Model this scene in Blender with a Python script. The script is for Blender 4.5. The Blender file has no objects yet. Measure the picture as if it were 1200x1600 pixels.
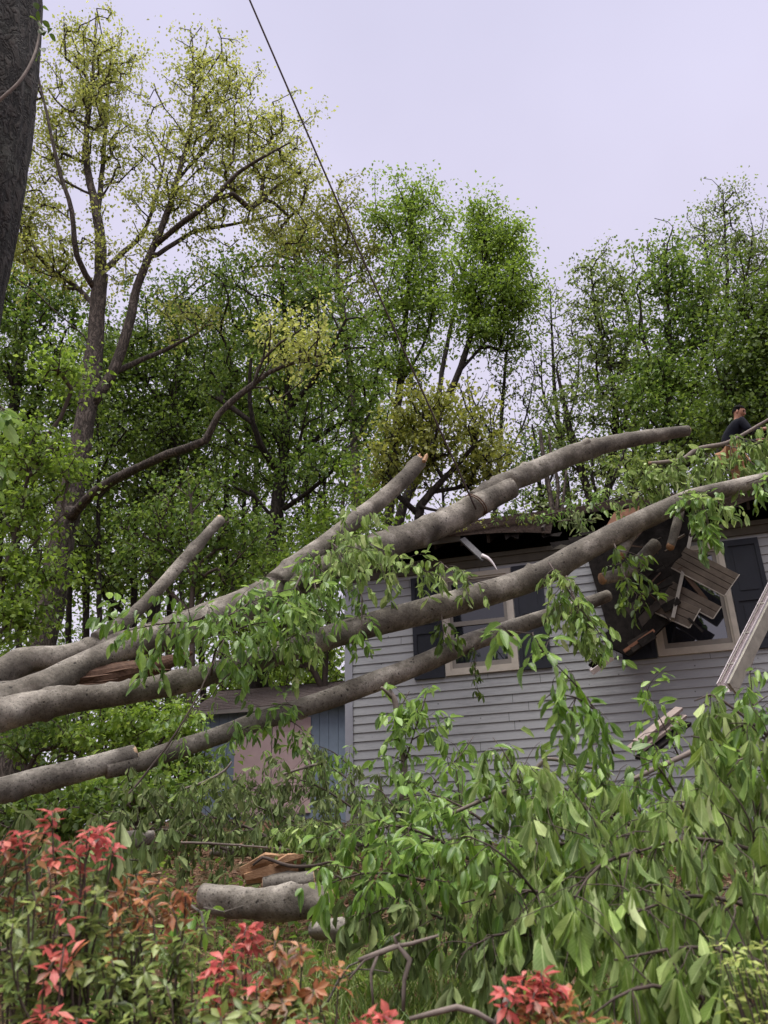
import bpy, bmesh, math
import numpy as np
from mathutils import Matrix, Vector
C = bpy.context.scene
COL = C.collection
RAD = math.radians

# ------------------------------------------------------------------ camera
FPX, PITCH, ROLL = 1350.0, RAD(24.7), RAD(1.58)      # focal length in photo pixels (photo 1200 x 1600)
EYE = np.array([0, 0, 1.6])
_F = np.array([0, math.cos(PITCH), math.sin(PITCH)])
_u0 = np.array([0, -math.sin(PITCH), math.cos(PITCH)]); _r0 = np.array([1., 0, 0])
_R = math.cos(ROLL)*_r0 - math.sin(ROLL)*_u0
_U = math.sin(ROLL)*_r0 + math.cos(ROLL)*_u0
cam = bpy.data.cameras.new('camera'); camo = bpy.data.objects.new('camera', cam); COL.objects.link(camo)
cam.sensor_fit = 'VERTICAL'; cam.sensor_height = 36; cam.lens = 36*FPX/1600
cam.clip_start = 0.05; cam.clip_end = 3000
M = Matrix.Identity(4)
for i in range(3):
    M[i][0] = _R[i]; M[i][1] = _U[i]; M[i][2] = -_F[i]; M[i][3] = EYE[i]
camo.matrix_world = M
C.camera = camo
cam.dof.use_dof = True; cam.dof.focus_distance = 11.5; cam.dof.aperture_fstop = 5.0     # slight softness of the nearest shrubs, as in the photo

# ------------------------------------------------------------------ light: bright overcast
C.view_settings.view_transform = 'Standard'; C.view_settings.look = 'None'
C.view_settings.exposure = 0.5; C.view_settings.gamma = 1.0
SUN_EL, SUN_AZ = RAD(62), RAD(205)                  # azimuth from +Y clockwise: behind the camera, a little left
W = bpy.data.worlds.new('World'); C.world = W; W.use_nodes = True
nt = W.node_tree; nt.nodes.clear()
def wn(t, **k):
    n = nt.nodes.new(t)
    for a, b in k.items(): setattr(n, a, b)
    return n
out = wn('ShaderNodeOutputWorld')
sky = wn('ShaderNodeTexSky'); sky.sky_type = 'NISHITA'; sky.sun_disc = False
sky.sun_elevation = SUN_EL; sky.sun_rotation = SUN_AZ; sky.air_density = 1; sky.dust_density = 3
bg1 = wn('ShaderNodeBackground'); bg1.inputs[1].default_value = 0.06
nt.links.new(sky.outputs[0], bg1.inputs[0])
tc = wn('ShaderNodeTexCoord'); sep = wn('ShaderNodeSeparateXYZ')
nt.links.new(tc.outputs['Generated'], sep.inputs[0])
ramp = wn('ShaderNodeValToRGB'); e = ramp.color_ramp.elements
e[0].position = 0.0; e[0].color = (0.625, 0.59, 0.68, 1)
e[1].position = 1.0; e[1].color = (0.82, 0.78, 0.70, 1)
x = e.new(0.45); x.color = (0.575, 0.54, 0.665, 1)
x = e.new(0.84); x.color = (0.515, 0.50, 0.65, 1)
nt.links.new(sep.outputs[2], ramp.inputs[0])
nz = wn('ShaderNodeTexNoise'); nz.inputs['Scale'].default_value = 2.2; nz.inputs['Detail'].default_value = 4
nt.links.new(tc.outputs['Generated'], nz.inputs['Vector'])
mr = wn('ShaderNodeMapRange'); mr.inputs[1].default_value = .3; mr.inputs[2].default_value = .7
mr.inputs[3].default_value = .94; mr.inputs[4].default_value = 1.07
nt.links.new(nz.outputs[0], mr.inputs[0])
# overcast: zenith above the view boosted past a real cloud deck to light the scene
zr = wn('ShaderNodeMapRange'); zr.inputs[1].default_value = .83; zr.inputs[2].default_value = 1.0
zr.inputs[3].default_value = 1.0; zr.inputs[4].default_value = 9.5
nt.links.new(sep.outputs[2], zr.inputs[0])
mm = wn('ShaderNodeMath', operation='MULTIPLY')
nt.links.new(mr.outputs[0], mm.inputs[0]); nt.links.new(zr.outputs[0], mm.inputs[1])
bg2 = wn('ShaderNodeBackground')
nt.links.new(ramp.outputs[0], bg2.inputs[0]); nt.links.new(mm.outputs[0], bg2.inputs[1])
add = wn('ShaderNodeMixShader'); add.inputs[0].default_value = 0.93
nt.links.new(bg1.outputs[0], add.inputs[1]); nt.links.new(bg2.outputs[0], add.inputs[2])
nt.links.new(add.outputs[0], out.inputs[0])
sl = bpy.data.lights.new('sun', 'SUN'); sl.energy = 1.5; sl.angle = RAD(40); sl.color = (1, .965, .90)
so = bpy.data.objects.new('sun', sl); COL.objects.link(so)
sd = Vector((math.sin(SUN_AZ)*math.cos(SUN_EL), math.cos(SUN_AZ)*math.cos(SUN_EL), math.sin(SUN_EL)))
so.rotation_euler = sd.to_track_quat('Z', 'Y').to_euler(); so.location = (0, -5, 30)
C.cycles.max_bounces = 6; C.cycles.transparent_max_bounces = 4

# ------------------------------------------------------------------ helpers
rng = np.random.default_rng(11)
def ray(px, py): return _F*FPX + _R*(px-600) + _U*(800-py)
def P(px, py, Y):
    d = ray(px, py); return EYE + d*(Y/d[1])
def PP(l): return np.array([P(*q) for q in l])
def pxm(Y, px=1.0, py=900): return px*float(np.dot(P(600, py, Y)-EYE, _F))/FPX     # metres for px photo pixels at distance Y
def unit(v): return v/(np.linalg.norm(v, axis=-1, keepdims=True)+1e-12)

def gz(x, y):
    z = np.interp(y, [-50, 0.7, 1.2, 3.0, 4.6, 8, 11, 12.6, 18, 25, 45, 90, 400, 1500],
                  [-.4, 0, .28, 1.02, 1.16, 1.42, 2.05, 2.45, 3.25, 3.7, 4.6, 6, 12, 20])
    return z + .05*np.sin(x*1.3+y*.7)*np.clip((y-2)/4, 0, 1) + .03*np.sin(x*2.9-y*2.1)*np.clip((y-2)/4, 0, 1)

XF = {}                                              # inverse world matrix of each Empty
def inv_of(o):
    while o is not None:
        if o.name in XF: return XF[o.name]
        o = o.parent
    return None
def tag(o, label=None, cat=None, group=None, kind=None):
    if label: o['label'] = label
    if cat: o['category'] = cat
    if group: o['group'] = group
    if kind: o['kind'] = kind
    return o
def thing(name, label, cat, loc, rz=0.0, group=None):
    o = bpy.data.objects.new(name, None); COL.objects.link(o)
    o.empty_display_size = .2
    o.location = tuple(float(q) for q in loc); o.rotation_euler = (0, 0, rz)
    m = Matrix.Translation(Vector(o.location)) @ Matrix.Rotation(rz, 4, 'Z')
    XF[o.name] = np.array(m.inverted())
    return tag(o, label, cat, group)
def finish(me, name, mat, parent, smooth):
    for m in (mat if isinstance(mat, (list, tuple)) else [mat]): me.materials.append(m)
    if smooth: me.polygons.foreach_set('use_smooth', [True]*len(me.polygons))
    me.update()
    o = bpy.data.objects.new(name, me); COL.objects.link(o)
    if parent is not None: o.parent = parent
    return o
def obj(name, V, F, mat, parent=None, smooth=True, local=False, midx=None):
    V = np.asarray(V, float)
    if parent is not None and not local:
        m = inv_of(parent)
        if m is not None: V = V@m[:3, :3].T + m[:3, 3]
    me = bpy.data.meshes.new(name); me.from_pydata([tuple(v) for v in V], [], [tuple(int(i) for i in f) for f in F])
    o = finish(me, name, mat, parent, smooth)
    if midx is not None: me.polygons.foreach_set('material_index', midx)
    return o
class MB:                                            # mesh builder
    def __init__(s): s.V = []; s.F = []; s.n = 0
    def add(s, V, F):
        V = np.asarray(V, float); s.V.append(V); s.F += [tuple(i+s.n for i in f) for f in F]; s.n += len(V); return s
    def box(s, x0, x1, y0, y1, z0, z1, rot=None, about=None):
        V = np.array([[x, y, z] for x in (x0, x1) for y in (y0, y1) for z in (z0, z1)], float)
        if rot is not None: V = (V-about)@np.array(rot).T + about
        return s.add(V, [(0, 1, 3, 2), (4, 6, 7, 5), (0, 4, 5, 1), (2, 3, 7, 6), (0, 2, 6, 4), (1, 5, 7, 3)])
    def beam(s, a, b, w, h, up=(0, 0, 1)):           # box from a to b
        a = np.array(a, float); b = np.array(b, float); d = unit(b-a); u = np.array(up, float)
        r = unit(np.cross(d, u)); u = np.cross(r, d)
        V = [p + sx*r*w/2 + sz*u*h/2 for p in (a, b) for sx in (-1, 1) for sz in (-1, 1)]
        return s.add(V, [(0, 1, 3, 2), (4, 6, 7, 5), (0, 4, 5, 1), (2, 3, 7, 6), (0, 2, 6, 4), (1, 5, 7, 3)])
    def slab(s, poly, nrm, t):                       # polygon with thickness
        poly = np.asarray(poly, float); n = len(poly); nrm = unit(np.array(nrm, float))
        V = np.vstack([poly, poly-nrm*t])
        return s.add(V, [tuple(range(n)), tuple(range(2*n-1, n-1, -1))]+[(i, i+n, (i+1) % n+n, (i+1) % n) for i in range(n)])
    def tube(s, pts, rad, k=8, cap=True, **kw):
        V, F = tube(pts, rad, k, cap, **kw); return s.add(V, F)
    def build(s, name, mat, parent=None, smooth=False, local=False):
        return obj(name, np.vstack(s.V), s.F, mat, parent, smooth, local)

def smooth_path(pts, rad, step):
    pts = np.asarray(pts, float); rad = np.asarray(rad, float)
    if np.ndim(rad) == 0: rad = np.full(len(pts), float(rad))
    n = len(pts); P4 = np.vstack([2*pts[0]-pts[1], pts, 2*pts[-1]-pts[-2]])
    op, orr = [], []
    for i in range(n-1):
        p0, p1, p2, p3 = P4[i:i+4]; m = max(1, int(np.linalg.norm(p2-p1)/step))
        for j in range(m):
            t = j/m
            op.append(.5*((2*p1)+(-p0+p2)*t+(2*p0-5*p1+4*p2-p3)*t*t+(-p0+3*p1-3*p2+p3)*t**3))
            orr.append(rad[i]*(1-t)+rad[i+1]*t)
    op.append(pts[-1]); orr.append(rad[-1])
    return np.array(op), np.array(orr)
def frames(pts):
    d = np.gradient(pts, axis=0); d = unit(d)
    ref = np.array([0, 0, 1.]) if abs(d[0][2]) < .8 else np.array([1., 0, 0])
    A = np.zeros_like(pts); a = ref
    for i in range(len(pts)):
        a = a - d[i]*np.dot(a, d[i]); a = a/(np.linalg.norm(a)+1e-9); A[i] = a
    return d, A, np.cross(d, A)
def tube(pts, rad, k=8, cap=True, rough=0.0, seed=0, knots=0):
    pts = np.asarray(pts, float); n = len(pts); rad = np.broadcast_to(np.asarray(rad, float), (n,))
    d, A, B = frames(pts); th = np.linspace(0, 2*np.pi, k, endpoint=False)
    dirs = A[:, None, :]*np.cos(th)[None, :, None] + B[:, None, :]*np.sin(th)[None, :, None]
    R = np.repeat(rad[:, None], k, 1)
    if rough:
        r = np.random.default_rng(seed); L = np.concatenate([[0], np.cumsum(np.linalg.norm(np.diff(pts, axis=0), axis=1))])
        w = np.zeros((n, k))
        for q in range(9):
            f1 = r.uniform(.6, 5); m = r.integers(0, 4); w += np.sin(L[:, None]*f1*2+m*th[None, :]+r.uniform(0, 7))/(1+.25*f1)
        R = R*(1+rough*w*.33)
        for q in range(knots):
            l0 = r.uniform(.03, .97)*L[-1]; t0 = r.uniform(0, 2*np.pi); s = r.uniform(.035, .09); hh = r.uniform(.1, .3)
            dt = (th[None, :]-t0+np.pi) % (2*np.pi)-np.pi
            R = R*(1+hh*np.exp(-(((L[:, None]-l0)/s)**2+(dt/.45)**2)))
    V = (pts[:, None, :]+dirs*R[:, :, None]).reshape(-1, 3)
    F = []
    for i in range(n-1):
        a = i*k
        for j in range(k):
            j2 = (j+1) % k; F.append((a+j, a+j2, a+k+j2, a+k+j))
    if cap:
        V = np.vstack([V, pts[0], pts[-1]]); c0 = n*k
        for j in range(k):
            j2 = (j+1) % k; F.append((c0, j2, j)); F.append((c0+1, (n-1)*k+j, (n-1)*k+j2))
    return V, F

# leaf templates: (u across -1..1, v along 0..1) and faces
T_SIMPLE = (np.array([[0, 0], [-1, .42], [0, 1], [1, .42]]), [(0, 1, 2), (0, 2, 3)])
T_FULL = (np.array([[0, 0], [-.66, .17], [0, .19], [.74, .20], [-1, .46], [0, .47], [.95, .50], [-.74, .76], [0, .77], [.66, .79], [0, 1]]),
          [(0, 2, 1), (0, 3, 2), (1, 2, 5, 4), (2, 3, 6, 5), (4, 5, 8, 7), (5, 6, 9, 8), (7, 8, 10), (8, 9, 10)])
T_WILT = (np.array([[0, 0], [-.42, .17], [0, .19], [.36, .20], [-.84, .48], [0, .50], [.78, .52], [-.96, .78], [0, .80], [1, .76], [.08, 1]]), T_FULL[1])
T_LANCE = (np.array([[0, 0], [-.62, .3], [0, .3], [.62, .3], [-1, .62], [0, .62], [1, .62], [0, 1]]),
           [(0, 2, 1), (0, 3, 2), (1, 2, 5, 4), (2, 3, 6, 5), (4, 5, 7), (5, 6, 7)])
def leaves(name, pos, dr, nm, ln, wd, mat, parent=None, tpl=T_SIMPLE, fold=.35, curl=.25, local_uv=False, kind=None, twist=0.):
    uv, faces = tpl; N = len(pos); K = len(uv)
    dr = unit(dr); nm = unit(nm-dr*np.sum(nm*dr, 1, keepdims=True)); sd = np.cross(dr, nm)
    ln = np.broadcast_to(ln, (N,)); wd = np.broadcast_to(wd, (N,))
    fold = np.broadcast_to(fold, (N,)); curl = np.broadcast_to(curl, (N,))
    tw = np.broadcast_to(twist, (N,))[:, None]*uv[None, :, 1]
    a_ = uv[None, :, 0]*(wd*.5*np.cos(fold))[:, None]; b_ = np.abs(uv[None, :, 0])*(wd*.5*np.sin(fold))[:, None]
    V = pos[:, None, :] + dr[:, None, :]*(uv[None, :, 1]*ln[:, None])[:, :, None] \
        + sd[:, None, :]*(a_*np.cos(tw)-b_*np.sin(tw))[:, :, None] \
        + nm[:, None, :]*(a_*np.sin(tw)+b_*np.cos(tw) - uv[None, :, 1]**2*(ln*curl)[:, None])[:, :, None]
    V = V.reshape(-1, 3)
    if parent is not None:
        m = inv_of(parent)
        if m is not None: V = V@m[:3, :3].T + m[:3, 3]
    me = bpy.data.meshes.new(name)
    fl = np.concatenate([np.array(f) for f in faces]); cnt = np.array([len(f) for f in faces])
    loops = (fl[None, :]+(np.arange(N)*K)[:, None]).ravel(); cnts = np.tile(cnt, N)
    starts = np.concatenate([[0], np.cumsum(cnts)[:-1]])
    me.vertices.add(len(V)); me.vertices.foreach_set('co', V.astype(np.float32).ravel())
    me.loops.add(len(loops)); me.loops.foreach_set('vertex_index', loops.astype(np.int32))
    me.polygons.add(len(cnts)); me.polygons.foreach_set('loop_start', starts.astype(np.int32))
    if local_uv:
        ul = me.uv_layers.new(name='UVMap'); u = np.tile(uv[fl], (N, 1)).astype(np.float32)
        ul.data.foreach_set('uv', u.ravel())
    me.update(calc_edges=True); me.validate()
    o = finish(me, name, mat, parent, tpl is not T_SIMPLE)
    if kind: o['kind'] = kind
    return o
def rdir(n, r=rng): return unit(r.normal(size=(n, 3)))

# ------------------------------------------------------------------ materials
def newmat(name):
    m = bpy.data.materials.new(name); m.use_nodes = True; t = m.node_tree; t.nodes.clear()
    def n(ty, ins=None, **k):
        q = t.nodes.new(ty)
        for a, b in k.items(): setattr(q, a, b)
        for a, b in (ins or {}).items():
            if isinstance(b, bpy.types.NodeSocket): t.links.new(b, q.inputs[a])
            else: q.inputs[a].default_value = b
        return q
    o = n('ShaderNodeOutputMaterial')
    return m, n, lambda s: t.links.new(s, o.inputs[0])
def c4(c): return (c[0], c[1], c[2], 1)
def rampn(n, fac, stops):
    r = n('ShaderNodeValToRGB', {0: fac}); e = r.color_ramp.elements
    while len(e) > 2: e.remove(e[-1])
    e[0].position, e[0].color = stops[0][0], c4(stops[0][1]); e[1].position, e[1].color = stops[-1][0], c4(stops[-1][1])
    for p, c in stops[1:-1]:
        q = e.new(p); q.color = c4(c)
    return r.outputs[0]
def mixc(n, fac, a, b, mode='MIX'):
    q = n('ShaderNodeMix', data_type='RGBA', blend_type=mode)
    for i, v in ((0, fac), (6, a), (7, b)):
        if isinstance(v, bpy.types.NodeSocket): q.id_data.links.new(v, q.inputs[i])
        else: q.inputs[i].default_value = v if i == 0 else c4(v)
    return q.outputs[2]
def leaf_mat(name, stops, trans=.38, rough=.45, vein=False, spec=.35, tcol=1.25, gain=1.4):
    m, n, put = newmat(name); g = n('ShaderNodeNewGeometry')
    stops = [(p_, [min(.75, q*gain) for q in c_]) for p_, c_ in stops]
    col = rampn(n, g.outputs['Random Per Island'], stops)
    if vein:
        uvn = n('ShaderNodeUVMap'); s = n('ShaderNodeSeparateXYZ', {0: uvn.outputs[0]})
        a = n('ShaderNodeMath', {0: s.outputs[0]}, operation='ABSOLUTE')
        f = n('ShaderNodeMapRange', {0: a.outputs[0], 1: .02, 2: .10, 3: .40, 4: 0})
        w = n('ShaderNodeMath', {0: a.outputs[0], 1: -.28}, operation='MULTIPLY')
        w2 = n('ShaderNodeMath', {0: s.outputs[1], 1: w.outputs[0]}, operation='ADD')
        w3 = n('ShaderNodeMath', {0: w2.outputs[0], 1: 60.}, operation='MULTIPLY')
        w4 = n('ShaderNodeMath', {0: w3.outputs[0]}, operation='SINE')
        f2 = n('ShaderNodeMapRange', {0: w4.outputs[0], 1: .6, 2: 1., 3: 0, 4: .10})
        f3 = n('ShaderNodeMath', {0: f.outputs[0], 1: f2.outputs[0]}, operation='MAXIMUM')
        col = mixc(n, f3.outputs[0], col, [min(1, q*1.5+.03) for q in stops[-1][1]])
        tex = n('ShaderNodeTexCoord'); no = n('ShaderNodeTexNoise', {'Vector': tex.outputs['Object'], 'Scale': 22., 'Detail': 3.})
        k = n('ShaderNodeMapRange', {0: no.outputs[0], 1: .3, 2: .7, 3: .78, 4: 1.2})
        hs = n('ShaderNodeHueSaturation', {'Color': col, 'Value': k.outputs[0]}); col = hs.outputs[0]
        bf = n('ShaderNodeMath', {0: g.outputs['Backfacing'], 1: .45}, operation='MULTIPLY'); pal = n('ShaderNodeHueSaturation', {'Color': col, 'Saturation': .72, 'Value': 1.45}); col = mixc(n, bf.outputs[0], col, pal.outputs[0])
    p = n('ShaderNodeBsdfPrincipled', {'Base Color': col, 'Roughness': rough, 'Specular IOR Level': spec})
    h = n('ShaderNodeHueSaturation', {'Color': col, 'Value': tcol, 'Hue': .49, 'Saturation': 1.08})
    tr = n('ShaderNodeBsdfTranslucent', {'Color': h.outputs[0]})
    mx = n('ShaderNodeMixShader', {0: trans, 1: p.outputs[0], 2: tr.outputs[0]}); put(mx.outputs[0]); return m
def bark_mat(name, dark, light, sc=6., stretch=.22, bump=.6, lichen=None):
    m, n, put = newmat(name); tc = n('ShaderNodeTexCoord')
    mp = n('ShaderNodeMapping', {0: tc.outputs['Object'], 'Scale': (1, 1, stretch)})
    wob = n('ShaderNodeTexNoise', {'Vector': tc.outputs['Object'], 'Scale': sc*.6, 'Detail': 3.})
    vm = n('ShaderNodeVectorMath', {0: wob.outputs['Color'], 1: (.25, .25, .1)}, operation='MULTIPLY')
    va = n('ShaderNodeVectorMath', {0: mp.outputs[0], 1: vm.outputs[0]}, operation='ADD')
    a = n('ShaderNodeTexNoise', {'Vector': va.outputs[0], 'Scale': sc*1.6, 'Detail': 9., 'Roughness': .68})
    b = n('ShaderNodeTexNoise', {'Vector': va.outputs[0], 'Scale': sc*2.6, 'Detail': 4., 'Roughness': .5})
    r0 = n('ShaderNodeMath', {0: b.outputs[0], 1: .5}, operation='SUBTRACT'); r1 = n('ShaderNodeMath', {0: r0.outputs[0]}, operation='ABSOLUTE')
    rid = n('ShaderNodeMapRange', {0: r1.outputs[0], 1: 0., 2: .13, 3: .25, 4: 1.})
    h = n('ShaderNodeMath', {0: a.outputs[0], 1: rid.outputs[0]}, operation='MULTIPLY')
    col = rampn(n, h.outputs[0], [(.12, dark), (.55, light)])
    if lichen:
        b = n('ShaderNodeTexNoise', {'Vector': tc.outputs['Object'], 'Scale': 3.1, 'Detail': 8., 'Roughness': .75})
        bf = n('ShaderNodeMapRange', {0: b.outputs[0], 1: .52, 2: .66, 3: 0., 4: .6})
        col = mixc(n, bf.outputs[0], col, lichen)
    bp = n('ShaderNodeBump', {'Height': h.outputs[0], 'Strength': bump, 'Distance': .04})
    p = n('ShaderNodeBsdfPrincipled', {'Base Color': col, 'Roughness': .9, 'Specular IOR Level': .2, 'Normal': bp.outputs[0]}); put(p.outputs[0]); return m
def smooth_bark(name, dark, mid, light):
    m, n, put = newmat(name); tc = n('ShaderNodeTexCoord'); ob = tc.outputs['Object']
    a = n('ShaderNodeTexNoise', {'Vector': ob, 'Scale': 2.3, 'Detail': 7., 'Roughness': .62})
    col = rampn(n, a.outputs[0], [(.33, dark), (.5, mid), (.68, light)])
    b = n('ShaderNodeTexNoise', {'Vector': ob, 'Scale': 30., 'Detail': 6., 'Roughness': .7})
    bk = n('ShaderNodeMapRange', {0: b.outputs[0], 1: .3, 2: .7, 3: .72, 4: 1.25})
    col = n('ShaderNodeHueSaturation', {'Color': col, 'Value': bk.outputs[0]}).outputs[0]
    wv = n('ShaderNodeTexNoise', {'Vector': ob, 'Scale': 14., 'Detail': 3.}); wm = n('ShaderNodeVectorMath', {0: wv.outputs['Color'], 1: (.07, .07, .07)}, operation='MULTIPLY'); wa = n('ShaderNodeVectorMath', {0: ob, 1: wm.outputs[0]}, operation='ADD')
    v = n('ShaderNodeTexVoronoi', {'Vector': wa.outputs[0], 'Scale': 11., 'Randomness': 1.})
    vs = n('ShaderNodeMapRange', {0: v.outputs['Distance'], 1: .09, 2: .20, 3: .85, 4: 0.})
    sx = n('ShaderNodeSeparateXYZ', {0: v.outputs['Color']})
    vm = n('ShaderNodeMath', {0: sx.outputs[0], 1: .52}, operation='GREATER_THAN')
    vf = n('ShaderNodeMath', {0: vs.outputs[0], 1: vm.outputs[0]}, operation='MULTIPLY')
    col = mixc(n, vf.outputs[0], col, [q*.22 for q in dark])
    v2 = n('ShaderNodeTexVoronoi', {'Vector': ob, 'Scale': 34., 'Randomness': 1.})
    v2s = n('ShaderNodeMapRange', {0: v2.outputs['Distance'], 1: .14, 2: .30, 3: .65, 4: 0.})
    col = mixc(n, v2s.outputs[0], col, [q*.4 for q in dark])
    w = n('ShaderNodeTexNoise', {'Vector': n('ShaderNodeMapping', {0: ob, 'Scale': (9, 3, 3)}).outputs[0], 'Scale': 1.6, 'Detail': 3.})
    hh = n('ShaderNodeMath', {0: b.outputs[0], 1: vf.outputs[0]}, operation='SUBTRACT')
    h2 = n('ShaderNodeMath', {0: hh.outputs[0], 1: w.outputs[0]}, operation='ADD')
    bp = n('ShaderNodeBump', {'Height': h2.outputs[0], 'Strength': .45, 'Distance': .03})
    p = n('ShaderNodeBsdfPrincipled', {'Base Color': col, 'Roughness': .82, 'Specular IOR Level': .25, 'Normal': bp.outputs[0]}); put(p.outputs[0]); return m
def plain(name, c, rough=.6, var=.25, sc=6., spec=.3, bump=.15, stretch=(1, 1, 1), c2=None, metal=0.):
    m, n, put = newmat(name); tc = n('ShaderNodeTexCoord')
    mp = n('ShaderNodeMapping', {0: tc.outputs['Object'], 'Scale': stretch})
    a = n('ShaderNodeTexNoise', {'Vector': mp.outputs[0], 'Scale': sc, 'Detail': 7., 'Roughness': .65})
    k = n('ShaderNodeMapRange', {0: a.outputs[0], 1: .25, 2: .75, 3: 0., 4: 1.})
    col = mixc(n, k.outputs[0], [q*(1-var) for q in c], c2 or [min(1, q*(1+var)) for q in c])
    bp = n('ShaderNodeBump', {'Height': a.outputs[0], 'Strength': bump, 'Distance': .01})
    p = n('ShaderNodeBsdfPrincipled', {'Base Color': col, 'Roughness': rough, 'Specular IOR Level': spec, 'Metallic': metal, 'Normal': bp.outputs[0]}); put(p.outputs[0]); return m
def siding_mat(name, c):
    m, n, put = newmat(name); tc = n('ShaderNodeTexCoord'); ob = tc.outputs['Object']
    mp = n('ShaderNodeMapping', {0: ob, 'Scale': (1, 1, 9)})
    a = n('ShaderNodeTexNoise', {'Vector': mp.outputs[0], 'Scale': 3.2, 'Detail': 8., 'Roughness': .7})
    b = n('ShaderNodeTexNoise', {'Vector': ob, 'Scale': .7, 'Detail': 4.})
    k = n('ShaderNodeMath', {0: a.outputs[0], 1: b.outputs[0]}, operation='ADD')
    col = rampn(n, k.outputs[0], [(.7, [q*.8 for q in c]), (1.25, [q*1.15 for q in c])])
    v = n('ShaderNodeTexVoronoi', {'Vector': ob, 'Scale': 7.}); s = n('ShaderNodeSeparateXYZ', {0: v.outputs['Color']})
    vs = n('ShaderNodeMapRange', {0: v.outputs['Distance'], 1: .05, 2: .1, 3: .75, 4: 0.})
    g = n('ShaderNodeMath', {0: s.outputs[0], 1: .62}, operation='GREATER_THAN')
    f = n('ShaderNodeMath', {0: vs.outputs[0], 1: g.outputs[0]}, operation='MULTIPLY')
    col = mixc(n, f.outputs[0], col, (.04, .035, .035))
    bp = n('ShaderNodeBump', {'Height': a.outputs[0], 'Strength': .12, 'Distance': .01})
    p = n('ShaderNodeBsdfPrincipled', {'Base Color': col, 'Roughness': .7, 'Specular IOR Level': .25, 'Normal': bp.outputs[0]}); put(p.outputs[0]); return m
def wood_mat(name, a, b, sc=14., stretch=(1, 1, 1)):
    return plain(name, a, .75, .3, sc, .2, .4, stretch, c2=b)
def glass_mat(name, ior, tint):
    m, n, put = newmat(name); tc = n('ShaderNodeTexCoord')
    a = n('ShaderNodeTexNoise', {'Vector': tc.outputs['Object'], 'Scale': 1.3, 'Detail': 2.})
    bp = n('ShaderNodeBump', {'Height': a.outputs[0], 'Strength': .06, 'Distance': .02})
    p = n('ShaderNodeBsdfPrincipled', {'Base Color': c4(tint), 'Roughness': .03, 'IOR': ior, 'Normal': bp.outputs[0]}); put(p.outputs[0]); return m
def ground_mat():
    m, n, put = newmat('leaf_litter'); tc = n('ShaderNodeTexCoord'); ob = tc.outputs['Object']
    a = n('ShaderNodeTexNoise', {'Vector': ob, 'Scale': 1.1, 'Detail': 8., 'Roughness': .7})
    v = n('ShaderNodeTexVoronoi', {'Vector': ob, 'Scale': 22.})
    vc = n('ShaderNodeSeparateXYZ', {0: v.outputs['Color']})
    col = rampn(n, vc.outputs[0], [(0, (.055, .028, .018)), (.5, (.11, .06, .036)), (1, (.19, .115, .075))])
    gf = n('ShaderNodeMapRange', {0: a.outputs[0], 1: .5, 2: .62, 3: 0., 4: .8})
    col = mixc(n, gf.outputs[0], col, (.035, .06, .018))
    bp = n('ShaderNodeBump', {'Height': v.outputs['Distance'], 'Strength': .8, 'Distance': .05})
    p = n('ShaderNodeBsdfPrincipled', {'Base Color': col, 'Roughness': .95, 'Specular IOR Level': .1, 'Normal': bp.outputs[0]}); put(p.outputs[0]); return m

M_GROUND = ground_mat()
M_BEECH = smooth_bark('smooth_grey_bark', (.064, .055, .044), (.14, .124, .10), (.34, .31, .262))
M_BEECH_D = smooth_bark('weathered_log_bark', (.052, .046, .037), (.115, .102, .084), (.31, .285, .24))
M_OAK = bark_mat('oak_bark', (.028, .023, .019), (.12, .098, .082), 6., .2, .8)
M_DARKBARK = bark_mat('dark_bark', (.011, .009, .007), (.042, .034, .028), 5., .25, .7)
M_BIGBARK = bark_mat('rough_trunk_bark', (.006, .005, .005), (.050, .043, .038), 7., .16, 1., lichen=(.055, .058, .048))
M_TWIG = plain('grey_twig_bark', (.16, .13, .11), .8, .35, 18.)
M_TWIG_D = plain('brown_twig_bark', (.07, .052, .042), .8, .35, 18.)
M_CUT = wood_mat('fresh_cut_wood', (.42, .27, .15), (.62, .45, .29), 20.)
M_TORN = wood_mat('torn_orange_wood', (.26, .13, .065), (.48, .30, .17), 18., (1, 6, 6))
M_TORN_D = wood_mat('torn_reddish_heartwood', (.06, .032, .022), (.17, .10, .065), 10., (1, 5, 5))
M_SIDE = siding_mat('grey_clapboard_paint', (.258, .264, .270))
M_CORNER = plain('bluish_grey_trim_paint', (.25, .255, .285), .6, .1, 5.)
M_SHUT = plain('navy_shutter_paint', (.011, .013, .02), .5, .25, 5.)
M_FRAME = plain('beige_window_trim', (.43, .39, .33), .55, .15, 8.)
M_SASH = plain('taupe_sash', (.21, .19, .165), .5, .12, 8.)
M_GLASS = glass_mat('window_glass', 1.7, (.010, .012, .016))
M_GLASS2 = glass_mat('sky_reflecting_glass', 2.2, (.012, .014, .02))
M_FRIEZE = plain('shaded_frieze_paint', (.075, .066, .05), .7, .25, 5.)  # shade under the eave is put into this dark paint colour
M_SHINGLE = plain('dark_brown_shingles', (.105, .083, .070), .95, .6, 24., .1, .8)
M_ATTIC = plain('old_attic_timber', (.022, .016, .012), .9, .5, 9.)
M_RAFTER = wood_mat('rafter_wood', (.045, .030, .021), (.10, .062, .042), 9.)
M_PLY = wood_mat('red_brown_plywood', (.16, .07, .04), (.28, .14, .085), 7.)
M_SOFFIT = wood_mat('brown_soffit_panel', (.062, .048, .037), (.13, .103, .08), 5., (1, 1, 1))
M_SOFEDGE = plain('pale_panel_edge', (.30, .27, .23), .6, .3, 6.)
M_FELT = plain('torn_roofing_felt', (.012, .010, .009), .95, .7, 12., .1, .8)
M_WHITE = plain('white_aluminium', (.66, .60, .60), .4, .14, 4., .5, .05)
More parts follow.
